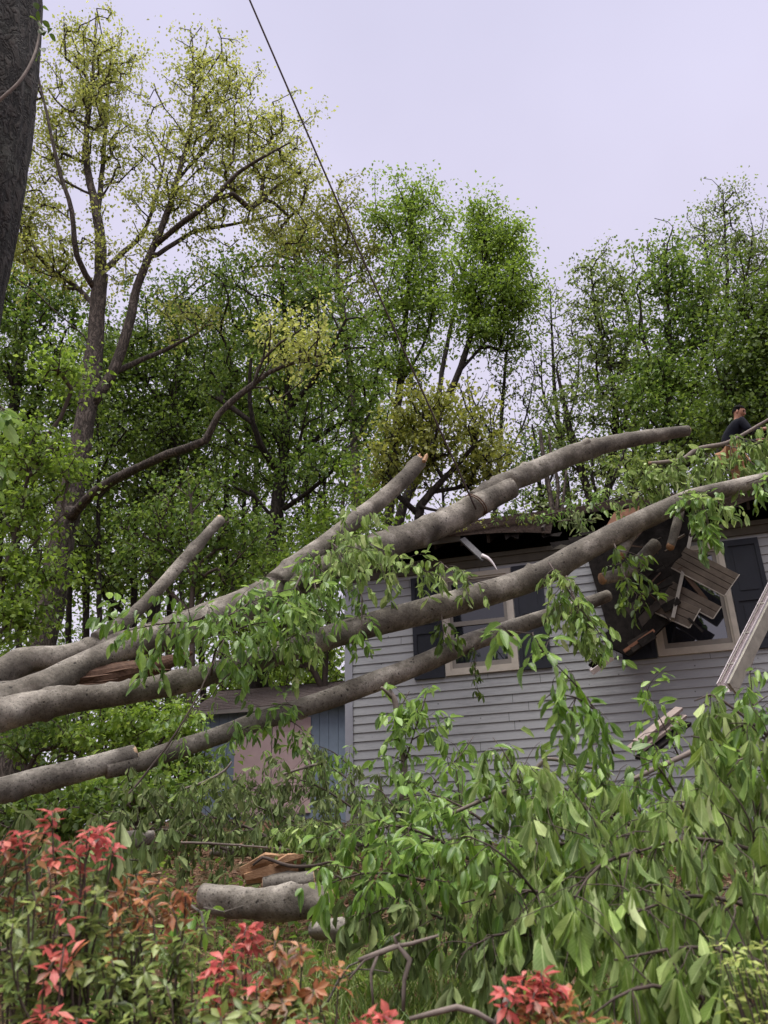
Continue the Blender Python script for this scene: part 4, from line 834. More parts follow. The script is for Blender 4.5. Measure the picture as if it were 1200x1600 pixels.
# ------------------------------------------------------------------ leafy twigs
def spray(stem, rad, nt, tl, ll, leafm, parent, seed, droop=.6, wilt=.5, bark=None, spread=1., tw=.0024, aspect=.46, tpl=T_FULL, leaf_gap=.42, up=.0, t0=.1, lname='leaves', sname='stem', sub=True, term=3):
    r = np.random.default_rng(seed); p, q = smooth_path(stem, rad, .06); mb = MB(); mb.tube(p, q, 6)
    L = len(p); pos, dr, nm, ln = [], [], [], []; wilt0 = wilt
    def leaf_at(b, tdir, k):
        side = np.cross(tdir, [0, 0, 1.]); side = unit(side+1e-6)*(1 if k % 2 else -1)
        d = unit(tdir*.45+side*.75+r.normal(size=3)*.25)
        w = np.clip(wilt+r.normal(0, .18), 0, 1)
        d = unit(d*(1-w)+np.array([0, 0, -1.])*(w*1.1)+r.normal(size=3)*.20)
        n_ = unit(np.array([0, 0, 1.])*(1-w)+unit(np.array([side[0], side[1]-.25, .25])+r.normal(size=3)*.45)*(.25+w))
        pos.append(b+d*ll*.12); dr.append(d); nm.append(n_); ln.append(ll*r.uniform(.42, 1.0)*r.choice([1, 1, 1.25]))
    for i in range(nt):
        s = t0+(1-t0)*(i+r.uniform(0, 1))/nt; j = min(L-2, int(s*(L-1))); a = p[j]; sdir = unit(p[j+1]-p[j])
        v = r.normal(size=3); v = unit(v-sdir*np.dot(v, sdir))
        d = unit(sdir*r.uniform(.2, .9)+v*spread+np.array([0, 0, up])); l = tl*r.uniform(.45, 1.15)*(1-.35*s); m = 7; tp = [a]; dd = d.copy(); dk = droop*r.uniform(.25, 1.25); wilt = float(np.clip(wilt0+r.normal(0, .13), 0, 1))
        for k in range(m):
            dd = unit(dd+np.array([0, 0, -dk*.22])+r.normal(size=3)*.14); tp.append(tp[-1]+dd*l/m)
        tp = np.array(tp); mb.tube(tp, np.linspace(max(tw, min(q[j]*.5, tw*2.2)), tw*.4, m+1), 4)
        x_ = l*.18; k = 0; hang = wilt0 >= .7
        while x_ < l:
            f = x_/l*m; i0 = min(m-1, int(f)); b = tp[i0]*(1-(f-i0))+tp[i0+1]*(f-i0)
            leaf_at(b, unit(tp[i0+1]-tp[i0]), k); k += 1
            for _ in range(r.integers(2, 6) if hang else r.integers(0, 2)): leaf_at(b+r.normal(size=3)*ll*.12, unit(tp[i0+1]-tp[i0]), k+_)
            x_ += ll*leaf_gap*r.uniform(.6, 1.5)*(2.3 if hang else 1)
        for k in range(term+(3 if hang else 0)): leaf_at(tp[-1], unit(tp[-1]-tp[-2]), k)
    wilt = wilt0
    st = mb.build(sname, bark or M_TWIG_D, parent, smooth=True)
    pos, dr, nm, ln = map(np.array, (pos, dr, nm, ln)); N = len(pos)
    leaves(lname, pos, dr, nm, ln, ln*aspect*r.uniform(.75, 1.2, N), leafm, st if sub else parent, T_WILT if wilt >= .7 else tpl, fold=r.uniform(.1, 1.05, N)*(0.5+.7*wilt), curl=r.normal(.15, .22, N), local_uv=True, twist=r.normal(0, .55, N))
    return st

t = thing('vine', 'pale vine stem with a few leaves climbing the rough dark trunk', 'vine', P(0, 155, 4.1))
p_, q_ = smooth_path(PP([(-20, 175, 4.12), (0, 156, 4.1), (30, 128, 4.12), (50, 95, 4.16), (60, 62, 4.22), (62, 30, 4.25)]), [.013, .012, .011, .010, .008, .005], .05); mb = MB(); mb.tube(p_, q_, 7); mb.build('stem', M_TWIG, t, smooth=True)
r = np.random.default_rng(6); N = 16; b = np.array([P(66+r.normal(0, 8), 28+r.normal(0, 14), 4.2) for _ in range(N-3)]+[P(60, 85, 4.18), P(66, 75, 4.18), P(58, 95, 4.15)])
dd = rdir(N, r)*.7+np.array([.4, -.2, -.5]); leaves('leaves', b, dd, rdir(N, r)+np.array([0, -.6, .6]), .07*r.uniform(.7, 1.2, N), .05, L_DEEP, t, T_FULL, .3, .2, True)

# broad-leaved spray hanging in at the left edge
t = thing('leafy_branch', 'near broad-leaved branch hanging in at the left edge below the rough trunk', 'branch', P(-120, 640, 4.4))
spray(PP([(-110, 600, 4.3), (-60, 610, 4.1), (-10, 630, 4.0), (30, 655, 3.9)]), [.012, .010, .007, .003], 14, .42, .13, L_FRESH, t, 61, .9, .45, aspect=.55)
spray(PP([(-110, 690, 4.3), (-60, 700, 4.1), (-20, 725, 4.0), (5, 750, 3.9)]), [.010, .009, .006, .003], 10, .36, .13, L_FRESH, t, 62, .9, .6, aspect=.55)

# ------------------------------------------------------------------ fallen tree across the roof
ft = thing('fallen_tree', 'big grey smooth-barked tree fallen across the house, its limbs sawn off short', 'fallen tree', P(-250, 1160, 8.0))
def limb(pts, parent, name='limb', mat=M_BEECH, seed=1, cut=(False, True), cutmat=M_CUT, rough=.035, knots=10, k=22, label=None):
    a = PP([q[:3] for q in pts]); w = [pxm(q[2], q[3], q[1])*.5*.87 for q in pts]
    p, q = smooth_path(a, w, .045); r = np.random.default_rng(seed)
    p = p+np.cumsum(r.normal(0, .0022, p.shape), axis=0)*np.linspace(0, 1, len(p))[:, None]*np.linspace(1, 0, len(p))[:, None]*2
    V, F = tube(p, q, k, True, rough, seed, knots); o = obj(name, V, F, mat, parent)
    if label: o['label'] = label
    for e_, c in ((0, cut[0]), (1, cut[1])):
        if not c: continue
        i, j = (0, 1) if e_ == 0 else (-1, -2); d = unit(p[i]-p[j]); c0 = p[i]+d*.004
        aa = unit(np.cross(d, [.1, .2, 1])); bb = np.cross(d, aa); ang = np.linspace(0, 2*np.pi, 24, endpoint=False); rr = abs(q[i])*.97
        VV = [c0+d*.006]+[c0+rr*(aa*math.cos(x)+bb*math.sin(x))*(1+.05*math.sin(3*x+seed)) for x in ang]+[c0-d*.05+rr*(aa*math.cos(x)+bb*math.sin(x)) for x in ang]
        FF = [(0, 1+m, 1+(m+1) % 24) for m in range(24)]+[(1+m, 25+m, 25+(m+1) % 24, 1+(m+1) % 24) for m in range(24)]
        obj('cut_face', VV, FF, cutmat, o)
    return o
tr = limb([(-330, 1240, 7.7, 160), (-140, 1160, 8.1, 125), (-60, 1127, 8.3, 98), (0, 1101, 8.5, 76), (40, 1086, 8.65, 66), (80, 1068, 8.8, 58), (120, 1045, 9.0, 52), (170, 1021, 9.2, 48), (220, 1003, 9.4, 50), (300, 980, 9.7, 56), (380, 948, 10.1, 58), (450, 914, 10.5, 58), (520, 886, 10.9, 55), (590, 856, 11.3, 54), (660, 830, 11.7, 50), (720, 803, 12.0, 47), (770, 776, 12.2, 42), (799, 762, 12.3, 38)], ft, 'trunk', seed=3, knots=34, rough=.05)
limb([(-140, 1125, 8.6, 70), (-60, 1090, 8.7, 68), (-10, 1062, 8.85, 62), (25, 1040, 8.98, 54), (52, 1029, 9.08, 44), (100, 1024, 9.2, 42), (170, 1006, 9.4, 42), (250, 984, 9.6, 40), (320, 958, 9.9, 36), (390, 926, 10.3, 26), (450, 900, 10.6, 14)], ft, 'split_limb', seed=5, cut=(False, False), knots=26, rough=.09)
limb([(740, 782, 12.15, 34), (780, 760, 12.3, 38), (830, 738, 12.5, 39), (870, 720, 12.7, 38), (905, 706, 12.8, 36), (940, 697, 12.9, 31), (980, 688, 13.0, 28), (1030, 679, 13.1, 24), (1075, 673, 13.2, 19)], ft, seed=7, knots=20)
limb([(898, 712, 12.75, 22), (910, 698, 12.75, 19), (919, 689, 12.75, 15)], ft, 'branch_stub', seed=8, knots=0, cutmat=M_TORN)
limb([(430, 912, 10.3, 44), (470, 878, 10.6, 37), (510, 848, 10.9, 32), (550, 816, 11.2, 31), (590, 786, 11.5, 30), (630, 750, 11.7, 29), (655, 722, 11.9, 27)], ft, seed=9, cutmat=M_TORN)
# torn, splintered end of that limb
p = P(655, 722, 11.9); d = unit(P(662, 706, 12)-p); mb = MB(); r = np.random.default_rng(3)
for i in range(9):
    o_ = r.normal(size=3)*.05; mb.tube(np.array([p-d*.12+o_, p+d*.02+o_, p+d*r.uniform(.05, .14)+o_*.9]), [.035, .03, .004], 5)
mb.build('splinter', M_TORN, ft, smooth=False)
limb([(150, 1000, 9.3, 30), (182, 980, 9.45, 26), (208, 960, 9.6, 24), (240, 928, 9.8, 23), (275, 889, 10, 22), (310, 850, 10.2, 20), (345, 811, 10.4, 18)], ft, seed=10)
mid = limb([(-330, 1170, 7.6, 85), (-140, 1158, 7.9, 80), (-60, 1134, 8.2, 74), (20, 1112, 8.45, 60), (60, 1103, 8.55, 54), (105, 1095, 8.65, 50), (180, 1086, 8.7, 42), (260, 1072, 8.95, 42), (340, 1052, 9.2, 42), (420, 1027, 9.45, 42), (500, 1000, 9.7, 43), (580, 976, 9.95, 46), (660, 956, 10.15, 47), (740, 934, 10.35, 46), (800, 916, 10.45, 46), (850, 896, 10.5, 46), (900, 868, 10.55, 42), (960, 836, 10.6, 40), (1020, 806, 10.6, 37), (1080, 779, 10.55, 32), (1150, 761, 10.5, 29), (1230, 742, 10.45, 25)], ft, seed=11, cut=(False, False), knots=30)
# sawn-off branch ends poking out of the roof hole beside the middle limb
limb([(1000, 812, 10.9, 20), (985, 835, 10.75, 22), (968, 868, 10.6, 20)], ft, 'branch_stub', seed=12, cutmat=M_TORN, knots=1)
limb([(1062, 800, 10.9, 16), (1055, 825, 10.8, 17), (1047, 855, 10.65, 15)], ft, 'branch_stub', seed=13, cutmat=M_TORN, knots=1)
limb([(940, 905, 10.75, 22), (985, 890, 10.85, 24), (1025, 850, 10.95, 24)], ft, 'branch_stub', seed=14, cut=(True, False), cutmat=M_TORN, knots=2)
# torn heartwood under the split
V, F = tube(*smooth_path(PP([(90, 1068, 8.95), (140, 1062, 9.1), (200, 1050, 9.25), (250, 1040, 9.4), (300, 1020, 9.6)]), [.05, .15, .13, .09, .02], .04), 16, True, .25, 4)
obj('torn_heartwood', V, F, M_TORN_D, ft, False)
mb = MB(); r = np.random.default_rng(12)
for i in range(5):
    s = r.uniform(0, 1); a = P(110+140*s, 1066-24*s+r.uniform(-6, 8), 8.9+.45*s); mb.tube(np.array([a, a+np.array([r.uniform(.2, .5), r.uniform(0, .1), r.uniform(.0, .12)])]), [r.uniform(.01, .03), .003], 4)
mb.build('splinter', M_TORN_D, ft)
def fsp(stem, *a, **k):
    o = spray(PP(stem), *a, **k); return o
k = dict(wilt=.55, droop=.9, sname='leafy_twig')
# hanging leaves: cluster under the upper limbs at the left of centre
fsp([(330, 960, 8.7), (300, 970, 8.5), (250, 975, 8.3), (200, 985, 8.2)], [.014, .011, .008, .004], 16, .75, .17, L_FRESH, ft, 201, **k)
fsp([(400, 925, 9.4), (380, 950, 8.9), (350, 965, 8.6), (330, 985, 8.4)], [.014, .011, .008, .004], 18, .8, .17, L_FRESH, ft, 202, **k)
fsp([(470, 900, 9.6), (450, 940, 9.2), (420, 970, 9.0), (400, 1000, 8.9)], [.014, .011, .008, .004], 20, .8, .17, L_FRESH, ft, 203, **k)
fsp([(330, 1055, 8.8), (340, 1010, 8.5), (380, 980, 8.4), (430, 970, 8.4)], [.014, .011, .008, .004], 12, .5, .15, L_FRESH, ft, 204, **k)
fsp([(390, 1035, 9.1), (380, 1040, 8.7), (350, 1060, 8.5), (330, 1090, 8.4)], [.012, .010, .007, .004], 5, .3, .13, L_FRESH, ft, 205, **k)
fsp([(440, 1015, 9.3), (450, 1000, 9.0), (470, 990, 8.9), (480, 1010, 8.8)], [.012, .010, .007, .004], 12, .5, .16, L_WILT, ft, 206, **k)
fsp([(530, 860, 10.8), (520, 850, 10.2), (530, 860, 9.8), (545, 890, 9.6)], [.016, .013, .009, .004], 22, .85, .18, L_WILT, ft, 207, **k)
fsp([(560, 870, 10.8), (580, 880, 10.2), (620, 885, 9.9), (660, 890, 9.8), (690, 905, 9.7)], [.016, .013, .010, .008, .004], 24, .6, .17, L_WILT, ft, 208, **k)
fsp([(500, 880, 10.6), (490, 900, 10), (500, 940, 9.6), (520, 970, 9.5)], [.016, .013, .009, .004], 20, .8, .17, L_FRESH, ft, 209, **k)
fsp([(560, 900, 10.4), (565, 930, 9.8), (565, 970, 9.6), (565, 1005, 9.5)], [.012, .010, .008, .004], 12, .5, .16, L_FRESH, ft, 210, **k)
fsp([(690, 880, 10.6), (710, 895, 10.2), (735, 905, 10.0), (760, 912, 9.9)], [.010, .008, .006, .003], 8, .35, .16, L_WILT, ft, 211, **k)
fsp([(690, 960, 10.1), (692, 980, 9.9), (695, 1000, 9.9)], [.008, .006, .003], 7, .35, .13, L_DEEP, ft, 212, **k)
fsp([(742, 1005, 10.4), (742, 1020, 10.3), (744, 1060, 10.3), (748, 1088, 10.3)], [.006, .005, .004, .002], 9, .16, .10, L_DEEP, ft, 213, **k)
fsp([(505, 845, 10.9), (520, 838, 10.8), (545, 835, 10.7), (575, 845, 10.6)], [.012, .010, .007, .003], 12, .5, .17, L_WILT, ft, 214, **k)
# hanging leaves under the right end of the middle limb
fsp([(858, 880, 10.2), (875, 905, 10.0), (890, 925, 9.95), (910, 960, 9.9), (930, 1000, 9.9)], [.013, .011, .009, .007, .003], 26, .55, .18, L_WILT, ft, 215, **k)
fsp([(885, 900, 10.1), (900, 940, 9.9), (930, 980, 9.85), (955, 1020, 9.8)], [.013, .010, .007, .003], 16, .5, .17, L_FRESH, ft, 216, **k)
fsp([(960, 850, 10.4), (970, 880, 10.2), (980, 910, 10.1), (1000, 935, 10.1)], [.010, .008, .006, .003], 14, .5, .16, L_DEEP, ft, 217, **k)
fsp([(1080, 770, 10.3), (1095, 785, 10.1), (1105, 810, 10.0), (1112, 840, 10.0)], [.013, .010, .007, .003], 20, .5, .18, L_FRESH, ft, 218, **k)
fsp([(1060, 775, 10.4), (1085, 770, 10.2), (1115, 785, 10.0), (1140, 805, 10)], [.012, .010, .007, .003], 16, .45, .17, L_WILT, ft, 219, **k)
fsp([(1150, 760, 10.5), (1180, 750, 10.3), (1200, 745, 10.2), (1220, 750, 10.1)], [.010, .008, .006, .003], 10, .4, .17, L_FRESH, ft, 220, **k)

fl = thing('fallen_limb', 'lowest grey fallen limb slanting from left edge to the wall, stepped by a cut', 'fallen limb', P(-140, 1270, 7.9))
limb([(-330, 1300, 7.0, 62), (-140, 1268, 7.5, 56), (-20, 1240, 7.8, 48), (60, 1219, 8.0, 45), (140, 1199, 8.2, 41), (211, 1180, 8.4, 38)], fl, 'sawn_log', seed=21, mat=M_BEECH_D, knots=6)
limb([(165, 1203, 8.25, 32), (215, 1192, 8.4, 34), (260, 1176, 8.55, 34), (330, 1154, 8.8, 33), (420, 1123, 9.2, 35), (500, 1097, 9.6, 36), (580, 1067, 9.9, 37), (660, 1036, 10.2, 36), (740, 1002, 10.5, 34), (820, 975, 10.8, 29), (890, 953, 11.0, 26), (950, 931, 11.2, 22)], fl, seed=22, cut=(False, False), knots=16)
for i, st in enumerate([[(470, 1105, 9.3), (440, 1100, 9.0), (400, 1105, 8.8)], [(380, 1140, 8.8), (370, 1140, 8.6), (355, 1150, 8.5)], [(440, 1115, 9.1), (460, 1130, 8.9), (490, 1150, 8.8)]]):
    fsp(st, [.008, .006, .003], 6, .35, .15, L_FRESH, fl, 240+i, **k)

# rope to the upper limb
a, b = P(330, -140, 8.2), P(744, 796, 11.86); s = np.linspace(0, 1, 60); R0 = a+(b-a)*s[:, None]-np.array([0, 0, .12])*(np.sin(s*np.pi))[:, None]
rp = thing('rope', 'taut dark rope running from the top of the sky down to the upper limb', 'rope', b)
obj('line', *tube(R0, np.full(60, .014), 8), M_ROPE, rp)
c = P(742, 790, 12.05); dl = unit(P(770, 776, 12.2)-P(720, 803, 12.0)); aa = unit(np.cross(dl, [0, 0, 1])); bb = np.cross(dl, aa); mb = MB()
for o_ in (-.02, .02):
    an = np.linspace(0, 2*np.pi, 30); rr_ = .195
    mb.tube(c+dl*(o_+.05*np.sin(an))[:, None]+rr_*(aa*np.cos(an)[:, None]+bb*np.sin(an)[:, None]), np.full(30, .010), 6)
mb.build('sling', M_ROPE2, rp, smooth=True)
# ------------------------------------------------------------------ person on the roof
def roof_world_z(p):
    q = p-HO; y = float(np.dot(q, _hy)); return HO[2]+roofz(y)+.05
def person():
    best = None
    for Yq in np.arange(11.0, 16.0, .02):
        h = P(1153, 646, Yq); f = h+np.array([-.22, .05, 0]); g = roof_world_z(f)
        if best is None or abs(h[2]-1.42-g) < best[0]: best = (abs(h[2]-1.42-g), Yq, h, g)
    H = best[2]; foot = np.array([H[0]-.2, H[1]+.05, best[3]])
    th = thing('person', 'dark-haired person in dark navy sweatshirt leaning over on the roof among branches', 'person', foot)
    fz = best[3]-H[2]
    Jt = dict(pel=(-.24, .08, -.66), sp=(-.20, .07, -.48), ch=(-.12, .03, -.30), nk=(-.05, .0, -.17), hb=(-.01, -.01, -.08), hd=(.005, -.015, .0), ht=(.0, -.01, .07),
              sl=(-.05, -.17, -.24), el=(.02, -.24, -.50), wl=(.22, -.22, -.44), kl=(.29, -.22, -.43), sr=(-.10, .20, -.24), er=(.08, .24, -.48), wr=(.28, .12, -.46), kr=(.35, .10, -.46),
              hl=(-.22, -.03, -.72), knl=(-.06, -.10, -1.02), al=(-.18, -.06, fz+.09), tl=(-.06, -.10, fz+.035), hr=(-.24, .19, -.72), knr=(-.12, .22, -1.04), ar=(-.26, .24, fz+.09), tr=(-.12, .24, fz+.035))
    rad = dict(pel=.14, sp=.13, ch=.14, nk=.058, hb=.075, hd=.088, ht=.07, sl=.062, el=.043, wl=.028, kl=.034, sr=.062, er=.043, wr=.028, kr=.034,
               hl=.095, knl=.06, al=.043, tl=.036, hr=.095, knr=.06, ar=.043, tr=.036)
    E_ = [('pel', 'sp'), ('sp', 'ch'), ('ch', 'nk'), ('nk', 'hb'), ('hb', 'hd'), ('hd', 'ht'), ('ch', 'sl'), ('sl', 'el'), ('el', 'wl'), ('wl', 'kl'), ('ch', 'sr'), ('sr', 'er'), ('er', 'wr'), ('wr', 'kr'),
          ('pel', 'hl'), ('hl', 'knl'), ('knl', 'al'), ('al', 'tl'), ('pel', 'hr'), ('hr', 'knr'), ('knr', 'ar'), ('ar', 'tr')]
    for s, w, k in (('l', 'wl', 'kl'), ('r', 'wr', 'kr')):     # fingers and thumb
        a = np.array(Jt[w]); b = np.array(Jt[k]); d = unit(b-a); sd = unit(np.cross(d, [0, 0, 1.])); up = np.cross(sd, d)
        for i, (o, l) in enumerate(((-.027, .062), (-.009, .075), (.009, .070), (.027, .055))):
            p1 = b+sd*o+d*.02; p2 = p1+d*l*.55-up*.012; p3 = p2+d*l*.35-up*.034
            for j, p in enumerate((p1, p2, p3)): Jt[f'f{s}{i}{j}'] = tuple(p); rad[f'f{s}{i}{j}'] = (.0105, .0095, .008)[j]
            E_ += [(k, f'f{s}{i}0'), (f'f{s}{i}0', f'f{s}{i}1'), (f'f{s}{i}1', f'f{s}{i}2')]
        p1 = a*.55+b*.45+sd*.03-up*.01; p2 = p1+sd*.02+d*.03-up*.02
        Jt[f't{s}0'] = tuple(p1); Jt[f't{s}1'] = tuple(p2); rad[f't{s}0'] = .012; rad[f't{s}1'] = .0095; E_ += [(w, f't{s}0'), (f't{s}0', f't{s}1')]
    def skin(name, edges, root, grow_, mat, parent, sub=2):
        names = []
        for e_ in edges:
            for q in e_:
                if q not in names: names.append(q)
        me = bpy.data.meshes.new(name+'_s'); me.from_pydata([tuple(H+np.array(Jt[q])-foot) for q in names], [(names.index(a), names.index(b)) for a, b in edges], [])
        o = bpy.data.objects.new(name+'_s', me); COL.objects.link(o)
        m = o.modifiers.new('k', 'SKIN'); m.use_smooth_shade = True; sv = me.skin_vertices[0].data
        for i, q in enumerate(names):
            rr = rad[q]+grow_(q); sv[i].radius = (rr, rr); sv[i].use_root = (q == root)
        o.modifiers.new('u', 'SUBSURF').levels = sub
        dg = bpy.context.evaluated_depsgraph_get(); dg.update(); m2 = bpy.data.meshes.new_from_object(o.evaluated_get(dg)); bpy.data.objects.remove(o)
        m2.materials.clear(); return finish(m2, name, mat, parent, True)
    body = skin('body', E_, 'pel', lambda q: 0, M_SKIN, th)
    arms = [('sp', 'ch'), ('pel', 'sp'), ('ch', 'nk'), ('ch', 'sl'), ('sl', 'el'), ('el', 'wl'), ('ch', 'sr'), ('sr', 'er'), ('er', 'wr')]
    skin('sweatshirt', arms, 'pel', lambda q: {'nk': .012, 'wl': .014, 'wr': .014, 'pel': .03}.get(q, .024), M_SHIRT, th)
    legs = [('pel', 'hl'), ('hl', 'knl'), ('knl', 'al'), ('pel', 'hr'), ('hr', 'knr'), ('knr', 'ar')]
    skin('trousers', legs, 'pel', lambda q: .022, M_TROUSER, th)
    skin('boots', [('al', 'tl')], 'al', lambda q: .02, M_CAP, th); skin('boots', [('ar', 'tr')], 'ar', lambda q: .02, M_CAP, th)
    # head details: facing right, down and towards the viewer
    hd = H+np.array(Jt['hd']); f = unit(np.array([.72, -.60, -.36])); sd = unit(np.cross(f, [0, 0, 1.])); up = np.cross(sd, f)
    def ell(c, a, b, cc, name, mat, cut=None, par=th):
        bm = bmesh.new(); bmesh.ops.create_uvsphere(bm, u_segments=20, v_segments=14, radius=1)
        V = np.array([v.co for v in bm.verts]); F = [[v.index for v in q.verts] for q in bm.faces]; bm.free()
        if cut is not None:
            keep = V[:, 2] > cut; F = [q for q in F if all(keep[i] for i in q)]
        W_ = c+np.outer(V[:, 0], f)*a+np.outer(V[:, 1], sd)*b+np.outer(V[:, 2], up)*cc
        return obj(name, W_, F, mat, par)
    ell(hd+up*.01+f*.02, .088, .074, .112, 'face', M_SKIN, par=body)
    ell(hd+f*.104-up*.018, .022, .015, .024, 'nose', M_SKIN, par=body)
    ell(hd+f*.085-up*.062, .018, .027, .009, 'mouth', plain('lips', (.17, .07, .055), .5), par=body)
    for s in (-1, 1):
        ell(hd+f*.093+sd*s*.034+up*.012, .012, .016, .008, 'eye', M_EYE, par=body)
        ell(hd+sd*s*.078-up*.005+f*.005, .022, .012, .034, 'ear', M_SKIN, par=body)
        ell(hd+f*.096+sd*s*.034+up*.030, .010, .022, .005, 'eyebrow', M_HAIR, par=body)
    ell(hd-f*.012+up*.022, .096, .083, .112, 'hair', M_HAIR, -.35)
    ell(hd-f*.004+up*.050, .101, .090, .090, 'hair', M_HAIR, .0)
person()

# ------------------------------------------------------------------ leafy branches lying on the roof
def branch_thing(label, base, name='fallen_branch', group=None): return thing(name, label, 'branch', base, 0, group)
t = branch_thing('leafy broken branch with bare pale stem lying on the roof beside the person', P(1068, 718, 11.2))
limb([(1014, 724, 11.3, 7), (1040, 722, 11.25, 8), (1068, 717, 11.2, 9), (1092, 702, 11.2, 10), (1130, 694, 11.2, 9), (1152, 684, 11.2, 7), (1200, 656, 11.3, 5), (1260, 620, 11.4, 4)], t, 'stem', M_TWIG, 31, (True, False), M_TORN, .05, 2, 8)
for i, (st, n_, tl, m) in enumerate([([(1130, 695, 11.2), (1160, 700, 11.0), (1190, 690, 10.9), (1230, 670, 10.9)], 20, .5, L_WILT), ([(1092, 703, 11.2), (1110, 715, 11.0), (1130, 730, 10.9), (1150, 740, 10.8)], 18, .45, L_WILT),
    ([(1060, 720, 11.2), (1055, 735, 11.1), (1040, 745, 11.0), (1025, 752, 11)], 14, .45, L_WILT), ([(1150, 700, 11.1), (1170, 720, 10.9), (1195, 735, 10.8), (1230, 740, 10.8)], 16, .4, L_FRESH), ([(1152, 684, 11.2), (1180, 690, 11), (1200, 705, 10.9), (1220, 720, 10.9)], 12, .4, L_WILT)]):
    spray(PP(st), [.010, .008, .006, .003], n_, tl, .165, m, t, 300+i, .8, .62, sname='leafy_twig', up=.2)
t = branch_thing('wilted leafy debris lying along the torn roof edge, left of the person', P(960, 785, 12.2))
for i, (st, n_, tl, ll, m) in enumerate([([(850, 806, 12.2), (890, 795, 12.3), (930, 788, 12.3), (960, 780, 12.3)], 16, .45, .13, L_FRESH), ([(930, 790, 11.6), (970, 775, 11.5), (1010, 765, 11.4), (1050, 760, 11.3)], 20, .45, .14, L_WILT),
    ([(1000, 775, 11.4), (1030, 750, 11.3), (1050, 735, 11.3), (1075, 740, 11.2)], 18, .45, .15, L_WILT), ([(760, 800, 12.6), (790, 802, 12.5), (820, 806, 12.4), (850, 812, 12.3)], 12, .3, .10, L_FRESH), ([(870, 815, 12.1), (900, 812, 12.0), (930, 815, 11.9)], 12, .35, .13, L_SHADE)]):
    spray(PP(st), [.010, .008, .006, .003][:len(st)], n_, tl, ll, m, t, 320+i, .5, .5, sname='leafy_twig', up=.25)
t = branch_thing('loose small leaves and twigs scattered on the left eave shingles', P(740, 812, 12.5))
for i, st in enumerate([[(705, 830, 12.45), (730, 820, 12.6), (760, 815, 12.6)], [(760, 818, 12.4), (800, 812, 12.4), (840, 812, 12.3)]]):
    spray(PP(st), [.006, .005, .003], 8, .22, .06, L_OLIVE, t, 330+i, .3, .3, sname='leafy_twig', up=.3)

# ------------------------------------------------------------------ pile of fallen branches in front of the house
def pile(label, specs, seed, limbs=(), mat=M_TWIG_D, name='fallen_branch', stemmat=M_TWIG):
    t = branch_thing(label, P(*specs[0][0][0][:3]), name)
    for i, l in enumerate(limbs): limb([(*q[:3], q[3]*.7) for q in l], t, 'bare_stem', stemmat, seed+i, (False, False), M_CUT, .06, 3, 8)
    for i, (st, w, n_, tl, ll, m, wl, dp) in enumerate(specs):
        spray(PP(st), np.linspace(w, w*.3, len(st))*.7, n_, tl, ll*.84, m, t, seed+10+i, dp, wl, sname='leafy_twig', bark=mat, up=.15)
    return t
WL, FR, SH = L_WILT, L_FRESH, L_SHADE
pile('front wilted branch heap at the lower right corner, its long leaves hanging straight down', [
    ([(1280, 1380, 3.3), (1180, 1330, 3.2), (1080, 1310, 3.15), (1000, 1330, 3.1)], .016, 26, .52, .13, WL, .92, 1.3),
    ([(1280, 1480, 3.0), (1180, 1420, 2.95), (1080, 1400, 2.9), (980, 1430, 2.9)], .015, 26, .48, .13, WL, .95, 1.4),
    ([(1280, 1560, 2.8), (1180, 1500, 2.75), (1080, 1480, 2.7), (960, 1500, 2.7)], .013, 20, .40, .13, WL, .95, 1.4),
    ([(1280, 1265, 3.6), (1200, 1205, 3.5), (1140, 1165, 3.5), (1080, 1150, 3.5)], .015, 24, .45, .13, WL, .9, 1.2),
    ([(1200, 1150, 3.8), (1150, 1110, 3.8), (1110, 1085, 3.8), (1085, 1095, 3.75)], .012, 12, .4, .155, WL, .9, 1.2),
    ([(1000, 1330, 3.15), (940, 1350, 3.1), (900, 1400, 3.0), (880, 1460, 3.0)], .010, 18, .42, .13, WL, .95, 1.3),
    ([(1100, 1560, 2.7), (1020, 1540, 2.65), (960, 1560, 2.6), (920, 1590, 2.6)], .010, 10, .3, .15, WL, .95, 1.3)], 400)
pile('bright leafy tips poking over the top of the wilted heap beside the weathered boards', [
    ([(1080, 1290, 4.0), (1050, 1230, 3.9), (1020, 1190, 3.85), (990, 1180, 3.8)], .009, 14, .28, .10, FR, .55, .7),
    ([(960, 1330, 3.8), (920, 1270, 3.7), (880, 1230, 3.65), (850, 1230, 3.6)], .009, 14, .28, .105, FR, .6, .8),
    ([(1240, 1210, 3.4), (1200, 1160, 3.3), (1170, 1130, 3.3), (1140, 1130, 3.3)], .009, 12, .26, .10, FR, .6, .8),
    ([(840, 1400, 3.7), (790, 1340, 3.6), (740, 1310, 3.6), (700, 1320, 3.6)], .009, 12, .26, .105, FR, .55, .8)], 430)
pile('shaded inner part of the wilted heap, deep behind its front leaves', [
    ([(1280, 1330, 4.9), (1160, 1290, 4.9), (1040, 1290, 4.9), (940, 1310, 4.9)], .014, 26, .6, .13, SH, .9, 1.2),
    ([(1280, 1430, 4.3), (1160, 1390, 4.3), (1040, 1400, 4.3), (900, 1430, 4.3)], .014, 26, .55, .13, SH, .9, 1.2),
    ([(980, 1380, 4.8), (880, 1350, 4.8), (780, 1350, 4.8), (700, 1380, 4.8)], .014, 24, .55, .13, SH, .9, 1.2)], 420)
